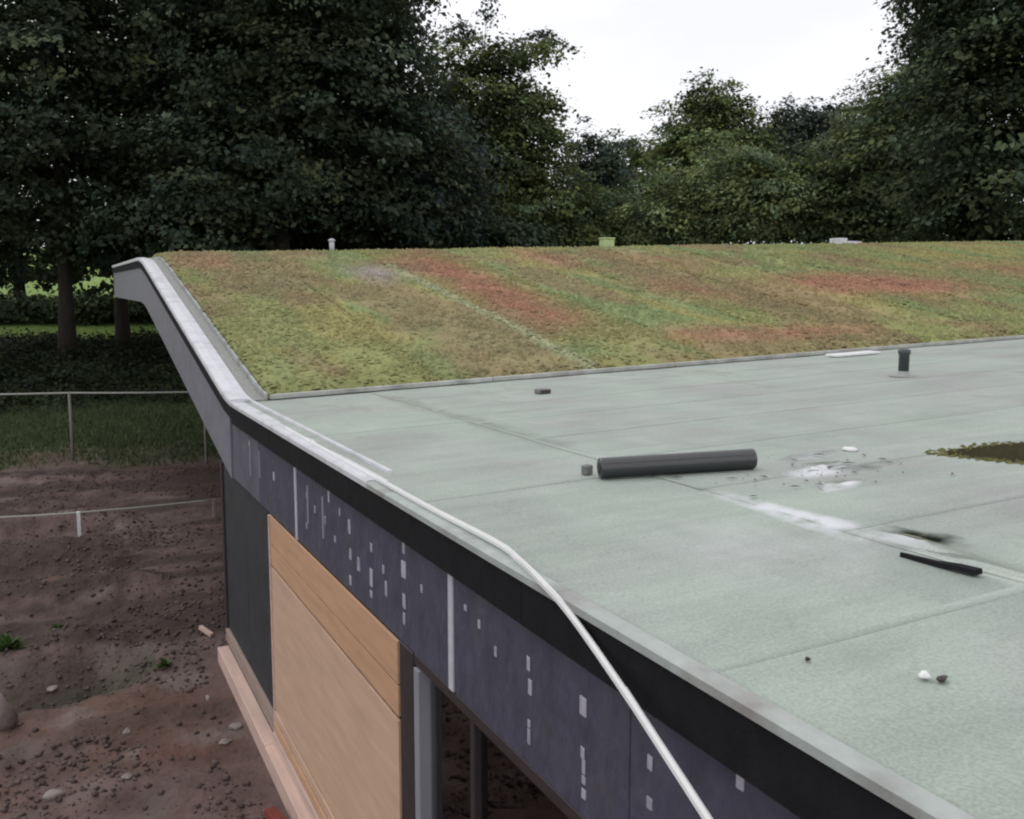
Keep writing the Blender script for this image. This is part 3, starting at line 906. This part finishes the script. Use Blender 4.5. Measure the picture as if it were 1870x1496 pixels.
o = rock('mortar_scrap', 'white', on_roof(2.135, 1.735, 0.02), 0.022, 0.016, 0.010, 4); tag(o, 'whitish mortar crumb on the felt, near the lower right corner', 'scrap')
o = rock('bark_scrap', 'dark_frame', on_roof(2.165, 1.70, 0.018), 0.024, 0.012, 0.008, 9, rot=(0, 0, 0.2)); tag(o, 'dark chip right beside the whitish mortar crumb', 'scrap')
o = rock('chip', 'dark_frame', on_roof(1.95, 1.99, 0.016), 0.009, 0.007, 0.006, 12); tag(o, 'tiny dark chip on the felt near the roof edge', 'scrap')
o = rock('white_scrap', 'white', on_roof(4.55, 4.35, 0.022), 0.06, 0.035, 0.012, 14); tag(o, 'small white scrap on the felt beyond the puddle', 'scrap')  # small white lump lying on the felt

# twigs and dead leaves washed together around the low spot
r_ = np.random.default_rng(8)
n = 46
x = 3.7 + 0.55 * r_.standard_normal(n) * 0.6 + 0.25; y = 3.9 + 0.2 * r_.standard_normal(n)
zz = felt_z(x, y) + 0.02
a = r_.random(n) * 6.28; l_ = 0.010 + 0.04 * r_.random(n) ** 2; w = 0.003 + 0.005 * r_.random(n)
q = []
for sx_, sy_, dz in ((-1, 0, 0), (0, -1, 0.004), (1, 0, 0.001), (0, 1, 0.006)):
    q.append(np.stack([x + sx_ * l_ * np.cos(a) - sy_ * w * np.sin(a), y + sx_ * l_ * np.sin(a) + sy_ * w * np.cos(a), zz + dz], -1))
tag(mesh_np('leaf_litter', np.stack(q, 1).reshape(-1, 3), np.arange(4 * n).reshape(-1, 4), M['bark']), 'dark leaf litter washed together on the felt', 'litter', kind='stuff')

# puddle on the low part of the felt
outl = [(4.92, 3.92), (5.2, 3.98), (5.62, 3.90), (6.2, 3.65), (6.45, 3.2), (6.0, 2.98), (5.5, 3.1), (5.2, 3.32), (5.05, 3.52), (4.96, 3.72)]
pc = []
for k in range(10):
    p0, p1, p2, p3 = [np.array(outl[(k + q_) % 10]) for q_ in (-1, 0, 1, 2)]
    for t in (0, .125, .25, .375, .5, .625, .75, .875):
        w_p = 0.5 * (2 * p1 + (p2 - p0) * t + (2 * p0 - 5 * p1 + 4 * p2 - p3) * t * t + (3 * p1 - p0 - 3 * p2 + p3) * t ** 3)
        pc.append((w_p[0] + 0.07 * (fbm(w_p[0] * 6, w_p[1] * 6, 3) - .5), w_p[1] + 0.09 * (fbm(w_p[0] * 5 + 9, w_p[1] * 5, 3) - .5)))
pv_ = [(5.4, 3.4, float(felt_z(5.4, 3.4)) + 0.0165)] + [(a_, b_, float(felt_z(a_, b_)) + 0.0155) for a_, b_ in pc]
pf = np.array([[0, 1 + k, 1 + (k + 1) % 80] for k in range(80)])
tag(mesh_np('puddle', pv_, pf, M['water']), kind='structure')

# moss growing round the edge of the puddle
r_ = np.random.default_rng(18)
ix = r_.integers(0, 80, 420); pcn = np.array(pc)[ix]
tow = (np.array([5.4, 3.4]) - pcn) * (r_.normal(-0.02, 0.07, 420))[:, None]
mx_, my_ = pcn[:, 0] + tow[:, 0], pcn[:, 1] + tow[:, 1]
ms_ = 0.006 + 0.014 * r_.random(420)
ang = r_.random(420)[:, None] * 6.28 + np.arange(5)[None] * 1.2566
rr_ = ms_[:, None] * (0.6 + 0.8 * r_.random((420, 5)))
zz = felt_z(mx_, my_)
ringm = np.stack([mx_[:, None] + rr_ * np.cos(ang) * 1.6, my_[:, None] + rr_ * np.sin(ang), zz[:, None] + 0.010 + 0 * rr_], -1)
topm = np.stack([mx_, my_, zz + 0.014 + 0.5 * ms_], -1)[:, None]
fm_ = np.array([[i, (i + 1) % 5, 5] for i in range(5)])
tag(mesh_np('moss', np.concatenate([ringm, topm], 1).reshape(-1, 3), (fm_[None] + 6 * np.arange(420)[:, None, None]).reshape(-1, 3), M['moss']),
    'olive moss fringing the puddle on the roof felt', 'moss', kind='stuff')

# thin films of rain water left on the felt
fm = bpy.data.materials.new('rain_film')
fm.use_nodes = True
N_, L_ = fm.node_tree.nodes, fm.node_tree.links
N_.remove(N_['Principled BSDF'])
gl = N_.new('ShaderNodeBsdfGlossy'); gl.inputs['Roughness'].default_value = 0.10
tr = N_.new('ShaderNodeBsdfTransparent')
fr = N_.new('ShaderNodeFresnel'); fr.inputs['IOR'].default_value = 1.33
ng_ = N_.new('ShaderNodeNewGeometry')
nn_ = N_.new('ShaderNodeTexNoise'); nn_.inputs['Scale'].default_value = 5.0; nn_.inputs['Detail'].default_value = 5
mr_ = N_.new('ShaderNodeMapRange'); mr_.inputs['From Min'].default_value = 0.36; mr_.inputs['From Max'].default_value = 0.58
ca_ = N_.new('ShaderNodeVertexColor'); ca_.layer_name = 'tint'
m1 = N_.new('ShaderNodeMath'); m1.operation = 'MULTIPLY'; m2 = N_.new('ShaderNodeMath'); m2.operation = 'MULTIPLY'
mxs = N_.new('ShaderNodeMixShader')
L_.new(ng_.outputs['Position'], nn_.inputs['Vector']); L_.new(nn_.outputs['Fac'], mr_.inputs['Value'])
L_.new(mr_.outputs['Result'], m1.inputs[0]); L_.new(ca_.outputs['Color'], m1.inputs[1])
L_.new(m1.outputs[0], m2.inputs[0]); L_.new(fr.outputs[0], m2.inputs[1])
L_.new(m2.outputs[0], mxs.inputs[0]); L_.new(tr.outputs[0], mxs.inputs[1]); L_.new(gl.outputs[0], mxs.inputs[2])
L_.new(mxs.outputs[0], N_['Material Output'].inputs['Surface'])
for x_, y_, rx_, ry_, an_ in ((3.10, 3.25, 0.13, 0.75, 0.02), (3.28, 2.72, 0.13, 0.25, 0.1), (4.0, 3.98, 0.32, 0.22, 0.0), (4.25, 4.35, 0.3, 0.12, 0.0), (3.75, 3.65, 0.2, 0.1, 0.3)):
    pv2, pc2, pf2 = [], [], []
    rings_ = [0.0, 0.35, 0.7, 1.0]
    for q_ in rings_:
        for k in range(28):
            t = 2 * math.pi * k / 28
            rr = q_ * (1 + 0.12 * math.sin(3 * t + x_) + 0.08 * math.sin(5 * t + y_))
            a_, b_ = rx_ * rr * math.cos(t), ry_ * rr * math.sin(t)
            xx, yy = x_ + a_ * math.cos(an_) - b_ * math.sin(an_), y_ + a_ * math.sin(an_) + b_ * math.cos(an_)
            pv2.append((xx, yy, float(felt_z(xx, yy)) + 0.0135)); pc2.append((1 - q_,) * 3)
    for i in range(3):
        for k in range(28):
            pf2.append((28 * i + k, 28 * i + (k + 1) % 28, 28 * (i + 1) + (k + 1) % 28, 28 * (i + 1) + k))
    tag(mesh_np('rain_water', pv2, pf2, fm, cols=np.clip(np.array(pc2) * 2.2, 0, 1)), kind='structure')

# loose white edging strip springing away from the roof edge
ctrl = [Vector((1.662, q_, float(verge(q_)) + 0.034)) for q_ in (7.6, 6.2, 5.0, 4.3)] + [at_z(u_, v_, 2.965) for u_, v_ in ((905, 990), (945, 1020), (990, 1064))] + [at_x(1045, 1127, 1.592), at_x(1160, 1292, 1.53), at_x(1290, 1492, 1.47)]
dlast = (ctrl[-1] - ctrl[-2])
tt = (ctrl[-1].z + 0.12) / -dlast.z
ctrl += [ctrl[-1] + dlast * (tt * 0.5), ctrl[-1] + dlast * tt]
def spline(P, n):
    out = []
    for i in range(len(P) - 1):
        p0, p1, p2, p3 = P[max(i - 1, 0)], P[i], P[i + 1], P[min(i + 2, len(P) - 1)]
        for k in range(n):
            t = k / n
            out.append(0.5 * ((2 * p1) + (p2 - p0) * t + (2 * p0 - 5 * p1 + 4 * p2 - p3) * t * t + (3 * p1 - p0 - 3 * p2 + p3) * t ** 3))
    return out + [P[-1]]
sp = spline(ctrl, 6)
bs = B(); rings = []
for i, p in enumerate(sp):
    t = (sp[min(i + 1, len(sp) - 1)] - sp[max(i - 1, 0)]).normalized()
    out_ = Vector((-1, -0.35, 0.25)); nn = (out_ - t * out_.dot(t)).normalized(); sd_ = t.cross(nn)
    h, wd = 0.004, 0.0125
    rings.append([bs.bm.verts.new(p + nn * a + sd_ * b) for a, b in ((h, -wd), (h * 1.8, 0), (h, wd), (-h, wd), (-h, -wd))])
for i in range(len(rings) - 1):
    for k in range(5):
        bs.bm.faces.new((rings[i][k], rings[i][(k + 1) % 5], rings[i + 1][(k + 1) % 5], rings[i + 1][k]))
bs.bm.faces.new(rings[0]); bs.bm.faces.new(rings[-1][::-1])
tag(bs.build('edging_strip', M['white']), 'loose white edging strip hanging away from the roof edge across the membrane', 'strip')

# small things standing on the crest of the planted slope
def crest(u, y):
    d = ray(u, 450); t = y / d.y
    return Vector((d.x * t, y, float(sed_z(d.x * t, y))))


p = crest(606, 20.4)
t_ = empty('vent_cowl', p); tag(t_, 'small white pipe end standing on the crest of the sedum slope', 'pipe')
B().lathe([(0.055, -0.05), (0.055, 0.22), (0.05, 0.225)], 16).build('pipe', M['tape'], t_)
B().lathe([(0.05, 0.225), (0.075, 0.23), (0.075, 0.26), (0.03, 0.285)], 16).build('cap', M['tape'], t_)
p = crest(1108, 20.6)
t_ = empty('lime_box', p); tag(t_, 'pale lime plastic box standing on the crest of the sedum slope', 'box')
B().box(-0.16, 0.16, -0.13, 0.13, -0.02, 0.21, 0.02).build('box_body', M['lime'], t_)
B().box(-0.175, 0.175, -0.145, 0.145, 0.212, 0.25, 0.015).build('lid', M['lime'], t_)
p = crest(1530, 20.6)
t_ = empty('grey_box', p); tag(t_, 'low pale grey box at the far crest of the sedum slope', 'box')
B().box(-0.15, 0.18, -0.2, 0.2, -0.02, 0.17, 0.015).build('box_body', M['trim'], t_)
B().box(0.182, 0.75, -0.2, 0.2, -0.02, 0.09, 0.015).build('box_step', M['trim'], t_)

# ------------------------------------------------------------------ things on the dug ground
def on_ground(u, v_, dz=0.0):
    d = ray(u, v_)
    t = (-0.15 - EYE) / d.z
    for _ in range(8):
        q = Vector((0, 0, EYE)) + d * t
        t = (float(ground_z(q.x, q.y)) - EYE) / d.z
    q = Vector((0, 0, EYE)) + d * t
    return Vector((q.x, q.y, float(ground_z(q.x, q.y)) + dz))


stones = [(432, 1328, .07), (412, 1356, .06), (232, 1336, .05), (97, 1288, .07), (100, 1455, .09), (232, 1420, .05), (380, 1275, .045)]
stone_labels = ['pale stone nearest the timber sole plate', 'pale stone just left of the one nearest the sole plate', 'pale stone in the middle of the near soil, below the trench',
                'pale stone right of the boulder, below the bright green weed', 'largest pale stone, at the bottom left of the soil', 'pale stone right of the largest one',
                'pale stone beside the soil edge above the two by the sole plate']
for i, (u, v_, s_) in enumerate(stones):
    o = rock('stone', 'stone', on_ground(u, v_, s_ * 0.1), s_, s_ * 0.7, s_ * 0.5, 40 + i, sub=3)
    tag(o, stone_labels[i], 'stone', 'stones in the dug soil')
o = rock('boulder', 'boulder', on_ground(4, 1325, 0.08), 0.14, 0.16, 0.26, 77, sub=2); tag(o, 'brown boulder at the left edge of the dug soil', 'boulder')
p = on_ground(376, 1160, 0.03)
o = B().box(-0.025, 0.025, -0.12, 0.12, 0, 0.05, 0.004).build('timber_offcut', M['pine'], None, p); o.rotation_euler = (0.25, 0, 0.5)
tag(o, 'short pale timber offcut near the far corner of the wall base', 'timber')
o = B().box(-0.05, 0.05, -0.11, 0.11, 0, 0.065, 0.006).build('brick', M['brick'], None, Vector((1.40, 7.18, -0.165))); o.rotation_euler = (0.15, 0.1, 0.3)
tag(o, 'dark red brick leaning against the pink timber sole plate', 'brick')
o = B().box(-0.05, 0.05, -0.08, 0.08, 0, 0.06, 0.012).build('broken_brick', M['brick'], None, Vector((1.30, 6.88, -0.16))); o.rotation_euler = (0.3, 0.1, 1.2)
tag(o, 'broken dark red brick on the soil nearest the camera', 'brick')

# weeds by the trench
def weed(loc, n, size, seed, label):
    r = np.random.default_rng(seed)
    az = r.random(n) * 6.28; el = 0.3 + 1.1 * r.random(n); ln_ = size * (0.5 + 0.7 * r.random(n))
    d = np.stack([np.cos(az) * np.cos(el), np.sin(az) * np.cos(el), np.sin(el)], -1)
    sd_ = np.stack([-np.sin(az), np.cos(az), 0 * az], -1) * (ln_ * 0.13)[:, None]
    b0 = d * 0.02
    mid = d * (ln_ * 0.55)[:, None] + np.array([0, 0, 1]) * (0.05 * ln_)[:, None]
    tip = d * ln_[:, None] - np.array([0, 0, 1]) * (0.12 * ln_)[:, None]
    vv = np.stack([b0, mid - sd_, tip, mid + sd_], 1).reshape(-1, 3)
    o = mesh_np('weed', vv, np.arange(4 * n).reshape(-1, 4), M['weed']); o.location = loc
    return tag(o, label, 'weed', 'weeds by the trench')


weed(on_ground(12, 1190), 170, 0.22, 1, 'bright green weed at the left edge beside the trench')
weed(on_ground(300, 1215), 70, 0.12, 2, 'low weed in the trench, nearest the building')
weed(on_ground(200, 1210), 60, 0.11, 3, 'low weed in the middle of the trench')
weed(on_ground(110, 1205), 60, 0.12, 4, 'low weed in the trench next to the bright green weed')

# rope strung between stakes at the edge of the grass
def stake(u, v_, v_top, w, label):
    p = on_ground(u, v_, -0.05)
    h = at_d(u, v_top, math.hypot(p.x, p.y)).z - p.z
    o = B().tube([(0, 0, 0), (0.01, 0, h * 0.5), (0, 0.005, h)], [w, w * 0.95, w * 0.85], 8).build('stake', M['stake'], None, p)
    tag(o, label, 'stake', 'rope fence stakes')
    return p + Vector((0, 0, h))


a_ = stake(-170, 845, 720, 0.04, 'stake at the left end of the rope, out past the frame')
b_ = stake(133, 842, 716, 0.04, 'thin pale upright stake carrying the rope in front of the lawn')
p_end = at_d(372, 714, 25.0)
g_end = Vector((p_end.x, p_end.y, float(ground_z(p_end.x, p_end.y)) - 0.05))
o = B().tube([(0, 0, 0), (0, 0.01, 0.8), (0, 0, p_end.z - g_end.z)], [0.035, 0.033, 0.03], 8).build('stake', M['stake'], None, g_end)
tag(o, 'stake at the right end of the rope, behind the sloping verge', 'stake', 'rope fence stakes')
rp = []
for P, Q in ((a_, b_), (b_, p_end)):
    for k in range(8):
        t = k / 8
        rp.append(P.lerp(Q, t) + Vector((0, 0, -0.015 * 4 * t * (1 - t))) - Vector((0, 0, 0.02)))
rp.append(p_end - Vector((0, 0, 0.02)))
tag(B().tube(rp, 0.024, 6).build('rope', M['rope']), 'pale rope strung level between stakes in front of the lawn', 'rope')

# low setting out line over the soil
tops = []
for u_, v_, vt_, m_, lab in ((-30, 978, 944, 'stake', 'short peg of the low line, out past the frame'), (145, 968, 934, 'white', 'short whitish peg in the middle of the low line over the soil'),
                             (392, 945, 911, 'stake', 'short peg of the low line by the dark end bay')):
    q_ = on_ground(u_, v_, -0.05)
    h_ = at_d(u_, vt_, math.hypot(q_.x, q_.y)).z - q_.z
    o = B().box(-0.03, 0.03, -0.03, 0.03, 0, h_, 0.006).build('peg', M[m_], None, q_)
    tag(o, lab, 'peg', 'pegs of the low line')
    tops.append(q_ + Vector((0, 0, h_ - 0.02)))
rp = [tops[0], tops[0].lerp(tops[1], .5) - Vector((0, 0, .01)), tops[1], tops[1].lerp(tops[2], .5) - Vector((0, 0, .01)), tops[2]]
tag(B().tube(spline(rp, 4), 0.019, 6).build('string_line', M['rope']), 'low string line pegged across the brown soil', 'string')

# ------------------------------------------------------------------ trees and shrubs
def leaf_mat(name, col, isl=0.2):
    return mat(name, col, rough=0.7, var=0.25, scale=0.4, island=isl, transl=0.25, spec=0.2, attr='tint')


LC = {'deep': (0.050, 0.066, 0.040), 'deep2': (0.054, 0.073, 0.038), 'olive': (0.100, 0.125, 0.048), 'mid': (0.100, 0.128, 0.056),
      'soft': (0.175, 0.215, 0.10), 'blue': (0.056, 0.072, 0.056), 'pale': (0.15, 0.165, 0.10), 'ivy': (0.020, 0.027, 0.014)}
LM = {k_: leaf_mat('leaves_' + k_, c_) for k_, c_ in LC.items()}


def foliage(lobes, n_clump, per, leaf, seed, spread=1.0, hollow=0.55):
    """lobes: (centre, rx, rz). Leaves gathered in flattened sprays spread through the lobes, mostly towards their outside"""
    r = np.random.default_rng(seed)
    vol = np.array([a * a * b for _, a, b in lobes]) ** 0.75
    pick = r.choice(len(lobes), n_clump, p=vol / vol.sum())
    C = np.array([tuple(c) for c, _, _ in lobes])[pick]
    RX = np.array([a for _, a, _ in lobes])[pick]; RZ = np.array([b for _, _, b in lobes])[pick]
    d = r.standard_normal((n_clump, 3)); d /= np.linalg.norm(d, axis=1)[:, None]
    rad = (hollow ** 3 + (1.08 ** 3 - hollow ** 3) * r.random(n_clump)) ** (1 / 3)
    wob = 1 + 0.22 * np.sin(3.1 * d[:, 0] + 5 * d[:, 2] + pick) + 0.13 * np.sin(7 * d[:, 1] + 4 * d[:, 2] + 2 * pick)
    P = C + d * (rad * wob)[:, None] * np.stack([RX, RX, RZ], -1)
    cs = spread * (0.55 + 0.7 * r.random(n_clump))
    n = n_clump * per
    idx = np.repeat(np.arange(n_clump), per)
    # sprays droop outwards a little
    off = r.standard_normal((n, 3)) * np.array([1, 1, 0.38])
    out = d[idx] * np.array([1, 1, 0.0])
    off[:, 2] -= 0.35 * np.einsum('ij,ij->i', off * np.array([1, 1, 0]), out)
    L = P[idx] + off * (cs[idx] * 0.42)[:, None]
    nrm = np.array([0, 0, 1.0]) + 0.7 * d[idx] + 0.55 * r.standard_normal((n, 3))
    nrm /= np.linalg.norm(nrm, axis=1)[:, None]
    t = r.standard_normal((n, 3)) + 0.8 * out - np.array([0, 0, 0.5])
    t -= nrm * np.einsum('ij,ij->i', t, nrm)[:, None]
    t /= np.linalg.norm(t, axis=1)[:, None] + 1e-9
    b = np.cross(nrm, t)
    s = leaf * (0.45 + 1.1 * r.random(n) ** 1.3)[:, None]
    v0 = L - t * s * 0.5; v2 = L + t * s * 0.5 - nrm * s * 0.08
    v1 = L - b * s * 0.33 + nrm * s * 0.07; v3 = L + b * s * 0.33 + nrm * s * 0.07
    vv = np.stack([v0, v1, v2, v3], 1).reshape(-1, 3)
    base = 4 * np.arange(n)
    f = np.stack([base, base + 1, base + 2, base, base + 2, base + 3], -1).reshape(-1, 3)
    k = np.exp(0.42 * r.standard_normal(n_clump))
    yel = 0.10 * r.standard_normal(n_clump)
    cc = np.repeat((k[:, None] * np.stack([1 + yel, 1 + 0.3 * yel, 1 - yel], -1))[idx], 4, 0)
    return vv, f, np.clip(cc, 0.3, 2.4)


def tree(name, label, trunk_u, dist, lobes_px, m, leaf, clumps, per, seed, trunk_r=0.35, group='trees behind the building', spread=1.0, cat='tree', stems=1, hollow=0.5, lean=0.0):
    base = at_d(trunk_u, HOR, dist)
    base.z = float(ground_z(base.x, base.y)) - 0.15
    root = empty(name, base)
    tag(root, label, cat, group)
    k = dist / math.cos(math.atan((trunk_u - CX) / F_PX)) / F_PX
    lobes = []
    r = random.Random(seed)
    for q in lobes_px:
        u, v_, ru, rv = q[:4]
        c = at_d(u, v_, dist + (q[4] if len(q) > 4 else r.uniform(-0.6, 0.6) * ru * k * 0.6)) - base
        lobes.append((c, ru * k, rv * k))
    top = max(c.z for c, _, _ in lobes)
    fork = max(1.0, min(c.z - b for c, _, b in lobes) + 0.6)
    tb = B()
    hgt = top * 0.92
    pts, rad = [], []
    for i in range(7):
        t = i / 6
        pts.append((lean * t * hgt + 0.12 * math.sin(3 * t + seed), 0.12 * math.sin(4 * t + 2 * seed), t * hgt)); rad.append(trunk_r * (1.25 if i == 0 else 1.0) * (1 - 0.8 * t))
    tb.tube(pts, rad, 9)
    tr_ = tb.build('trunk', M['bark'], root)
    for c, a, b in lobes:
        z0 = max(fork * 0.6, min(c.z - 0.4 * a, hgt * 0.8))
        t = z0 / hgt
        s0 = Vector((lean * z0 + 0.12 * math.sin(3 * t + seed), 0.12 * math.sin(4 * t + 2 * seed), z0))
        mid = s0.lerp(c, 0.5) + Vector((0, 0, 0.12 * (c - s0).length))
        w = trunk_r * 0.42 * (1 - 0.6 * t)
        B().tube([s0, mid, c], [w, w * 0.65, w * 0.25], 6).build('limb', M['bark'], root)
    vv, f, cc = foliage(lobes, int(clumps * 0.8), int(per * 1.4), leaf, seed, spread * 1.35, hollow)
    mesh_np('crown', vv, f, LM[m], root, cols=cc * np.array(LC[m]))
    return root


# the dark mass on the left: four broad trees with their trunks on the lawn, two more behind
tree('broadleaf_tree', 'dark broadleaf tree at the far left, its trunk standing on the lawn', 116, 46,
     [(40, 60, 190, 170), (150, 210, 190, 160), (-60, 300, 170, 150), (90, 400, 170, 85), (-180, 120, 200, 200), (190, -90, 200, 160)], 'deep', 0.26, 1500, 40, 101, 0.36)
tree('broadleaf_tree', 'dark broadleaf tree whose trunk stands just left of the roof corner', 217, 50,
     [(260, 90, 190, 160), (300, 290, 170, 140), (230, 410, 140, 70), (370, -60, 200, 160), (420, 190, 150, 150)], 'deep2', 0.26, 1200, 40, 102, 0.33)
tree('broadleaf_tree', 'big dark broadleaf tree rising behind the white pipe on the crest', 520, 41,
     [(480, 60, 200, 170), (600, 200, 190, 160), (450, 310, 180, 130), (650, 350, 170, 95), (560, -100, 220, 160), (380, 400, 140, 70)], 'deep', 0.24, 1700, 40, 103, 0.45)
tree('broadleaf_tree', 'dark broadleaf tree with a pale drooping spray, left of the olive tree', 735, 43,
     [(680, 100, 95, 135), (760, 260, 105, 110), (770, 370, 110, 80), (640, -50, 100, 110), (800, 330, 75, 90), (680, 400, 110, 60)], 'blue', 0.23, 1000, 40, 104, 0.35)
tree('broadleaf_tree', 'shaded tree closing the gap behind the two lawn trunks', 40, 74,
     [(0, 200, 230, 230), (180, 330, 200, 150), (-150, 380, 200, 140), (250, 150, 200, 200), (60, 440, 170, 65)], 'deep2', 0.42, 1100, 40, 105, 0.4)
tree('broadleaf_tree', 'shaded tree filling the back of the dark left mass', 560, 66,
     [(430, 200, 230, 220), (620, 260, 180, 170), (500, 60, 210, 180), (520, 390, 230, 100), (330, 400, 170, 90)], 'deep', 0.40, 1300, 40, 106, 0.4)
tree('broadleaf_tree', 'shaded tree standing behind the dark tree and the olive tree', 810, 72,
     [(760, 280, 80, 110), (850, 320, 110, 110), (750, 330, 130, 120), (930, 390, 120, 70)], 'deep2', 0.40, 800, 40, 131, 0.4)
# olive tree with open, pointed right hand edge
tree('olive_green_tree', 'olive green tree with pointed twigs against the white sky', 900, 52,
     [(815, 130, 48, 60), (880, 190, 75, 65), (935, 250, 80, 85), (905, 330, 120, 110), (985, 380, 85, 70), (965, 190, 38, 45), (905, 112, 45, 38), (960, 100, 50, 16), (1000, 84, 40, 8), (1000, 185, 28, 12), (995, 250, 38, 30),
      (1050, 410, 60, 45), (870, 420, 140, 50)], 'olive', 0.24, 1500, 36, 107, 0.3, spread=0.8)
tree('bare_twig_tree', 'thin bare topped tree showing above the dark left trees', 885, 58,
     [(888, 10, 10, 34), (845, 62, 24, 22), (985, 72, 45, 6)], 'blue', 0.2, 60, 26, 108, 0.14, spread=0.6)
# the far tree line
tree('distant_tree', 'distant dark tree in the dip of the skyline', 1085, 120,
     [(1075, 290, 42, 58), (1100, 320, 50, 60), (1050, 340, 45, 60), (1090, 400, 70, 60)], 'blue', 0.5, 420, 30, 109, 0.3, spread=1.4)
tree('distant_tree', 'distant low tree at the lowest point of the skyline', 1165, 150,
     [(1140, 300, 50, 48), (1180, 310, 45, 55), (1160, 370, 80, 70)], 'mid', 0.6, 360, 30, 110, 0.3, spread=1.6)
tree('distant_tree', 'tall rounded distant tree, highest on the far skyline', 1300, 105,
     [(1300, 200, 50, 48), (1265, 250, 55, 58), (1330, 250, 50, 60), (1300, 300, 95, 80), (1230, 300, 40, 60), (1365, 300, 40, 60)], 'olive', 0.42, 900, 32, 111, 0.4, spread=1.3)
tree('distant_tree', 'flat topped dark distant tree right of the tall rounded one', 1470, 112,
     [(1455, 235, 55, 40), (1505, 240, 40, 38), (1420, 280, 50, 55), (1470, 310, 100, 80), (1530, 280, 45, 60)], 'blue', 0.45, 800, 32, 112, 0.4, spread=1.3)
tree('thin_tree', 'pale thin leaved tree against the sky beside the big right tree', 1585, 72,
     [(1575, 205, 40, 35), (1600, 180, 32, 35), (1560, 250, 36, 45), (1610, 240, 40, 55)], 'pale', 0.22, 170, 24, 113, 0.18, spread=0.9, hollow=0.1)
# right hand trees
tree('broadleaf_tree', 'mid green tree leaning in front of the big right tree', 1640, 56,
     [(1640, 260, 70, 90), (1600, 330, 90, 90), (1690, 230, 80, 110), (1570, 390, 90, 70), (1680, 370, 110, 90), (1710, 150, 60, 80)], 'mid', 0.26, 1300, 36, 114, 0.32)
tree('broadleaf_tree', 'big dark tree at the right edge with loose twigs on its left', 1810, 44,
     [(1800, 60, 95, 130), (1860, 200, 120, 150), (1770, 280, 95, 130), (1850, 380, 130, 90), (1760, -60, 90, 110), (1900, -20, 120, 150), (1980, 250, 130, 200)], 'deep2', 0.25, 1700, 38, 115, 0.42)
tree('thin_tree', 'sparse twiggy tree top left of the big right tree', 1690, 48,
     [(1665, 15, 26, 45), (1700, 55, 34, 45), (1660, 90, 22, 30), (1690, 120, 30, 28), (1720, 10, 34, 40)], 'blue', 0.19, 130, 20, 116, 0.16, spread=0.6, hollow=0.1)
# lighter shrubs below
tree('shrub', 'soft green shrub at the left of the row behind the crest', 1130, 58,
     [(1120, 400, 60, 50), (1060, 420, 55, 38), (1165, 430, 55, 40)], 'mid', 0.24, 330, 34, 117, 0.12, 'shrubs behind the crest', cat='shrub', spread=0.8)
tree('shrub', 'soft pale green shrub below the tall rounded tree', 1255, 54,
     [(1240, 360, 65, 62), (1290, 390, 60, 58), (1200, 410, 55, 45)], 'soft', 0.22, 480, 34, 118, 0.12, 'shrubs behind the crest', cat='shrub', spread=0.8)
tree('shrub', 'tallest pale green shrub in the middle of the row', 1365, 52,
     [(1360, 330, 62, 66), (1400, 380, 65, 60), (1330, 400, 60, 55)], 'soft', 0.22, 520, 34, 119, 0.12, 'shrubs behind the crest', cat='shrub', spread=0.8)
tree('shrub', 'green shrub at the right of the row, against the mid green tree', 1480, 54,
     [(1475, 350, 62, 66), (1520, 395, 65, 55), (1440, 400, 60, 52)], 'mid', 0.22, 480, 34, 120, 0.12, 'shrubs behind the crest', cat='shrub', spread=0.8)
tree('shrub', 'dark shrub below the left crowns, nearest the roof corner', 330, 47,
     [(330, 425, 90, 50), (420, 420, 80, 55), (270, 450, 70, 45)], 'deep2', 0.24, 420, 34, 151, 0.12, 'shrubs behind the crest', cat='shrub', spread=0.8)
tree('shrub', 'dark shrub below the left crowns behind the white pipe', 570, 47,
     [(540, 420, 90, 55), (640, 425, 80, 50), (480, 440, 70, 40)], 'deep', 0.24, 420, 34, 152, 0.12, 'shrubs behind the crest', cat='shrub', spread=0.8)
tree('shrub', 'dark shrub between the left crowns and the olive tree', 790, 48,
     [(760, 420, 90, 55), (850, 425, 80, 50), (710, 440, 70, 40), (930, 435, 70, 40)], 'deep2', 0.24, 480, 34, 153, 0.12, 'shrubs behind the crest', cat='shrub', spread=0.8)
# dark hedge beyond the trunks
hp = [(x_, 562, 62, 17) for x_ in range(-160, 420, 62)]
tree('hedge', 'low dark hedge across the lawn behind the trunks', 100, 66, hp, 'deep2', 0.26, 700, 30, 121, 0.1, None, cat='hedge', spread=0.7, hollow=0.2)

# ivy and low growth in the shade under the trees
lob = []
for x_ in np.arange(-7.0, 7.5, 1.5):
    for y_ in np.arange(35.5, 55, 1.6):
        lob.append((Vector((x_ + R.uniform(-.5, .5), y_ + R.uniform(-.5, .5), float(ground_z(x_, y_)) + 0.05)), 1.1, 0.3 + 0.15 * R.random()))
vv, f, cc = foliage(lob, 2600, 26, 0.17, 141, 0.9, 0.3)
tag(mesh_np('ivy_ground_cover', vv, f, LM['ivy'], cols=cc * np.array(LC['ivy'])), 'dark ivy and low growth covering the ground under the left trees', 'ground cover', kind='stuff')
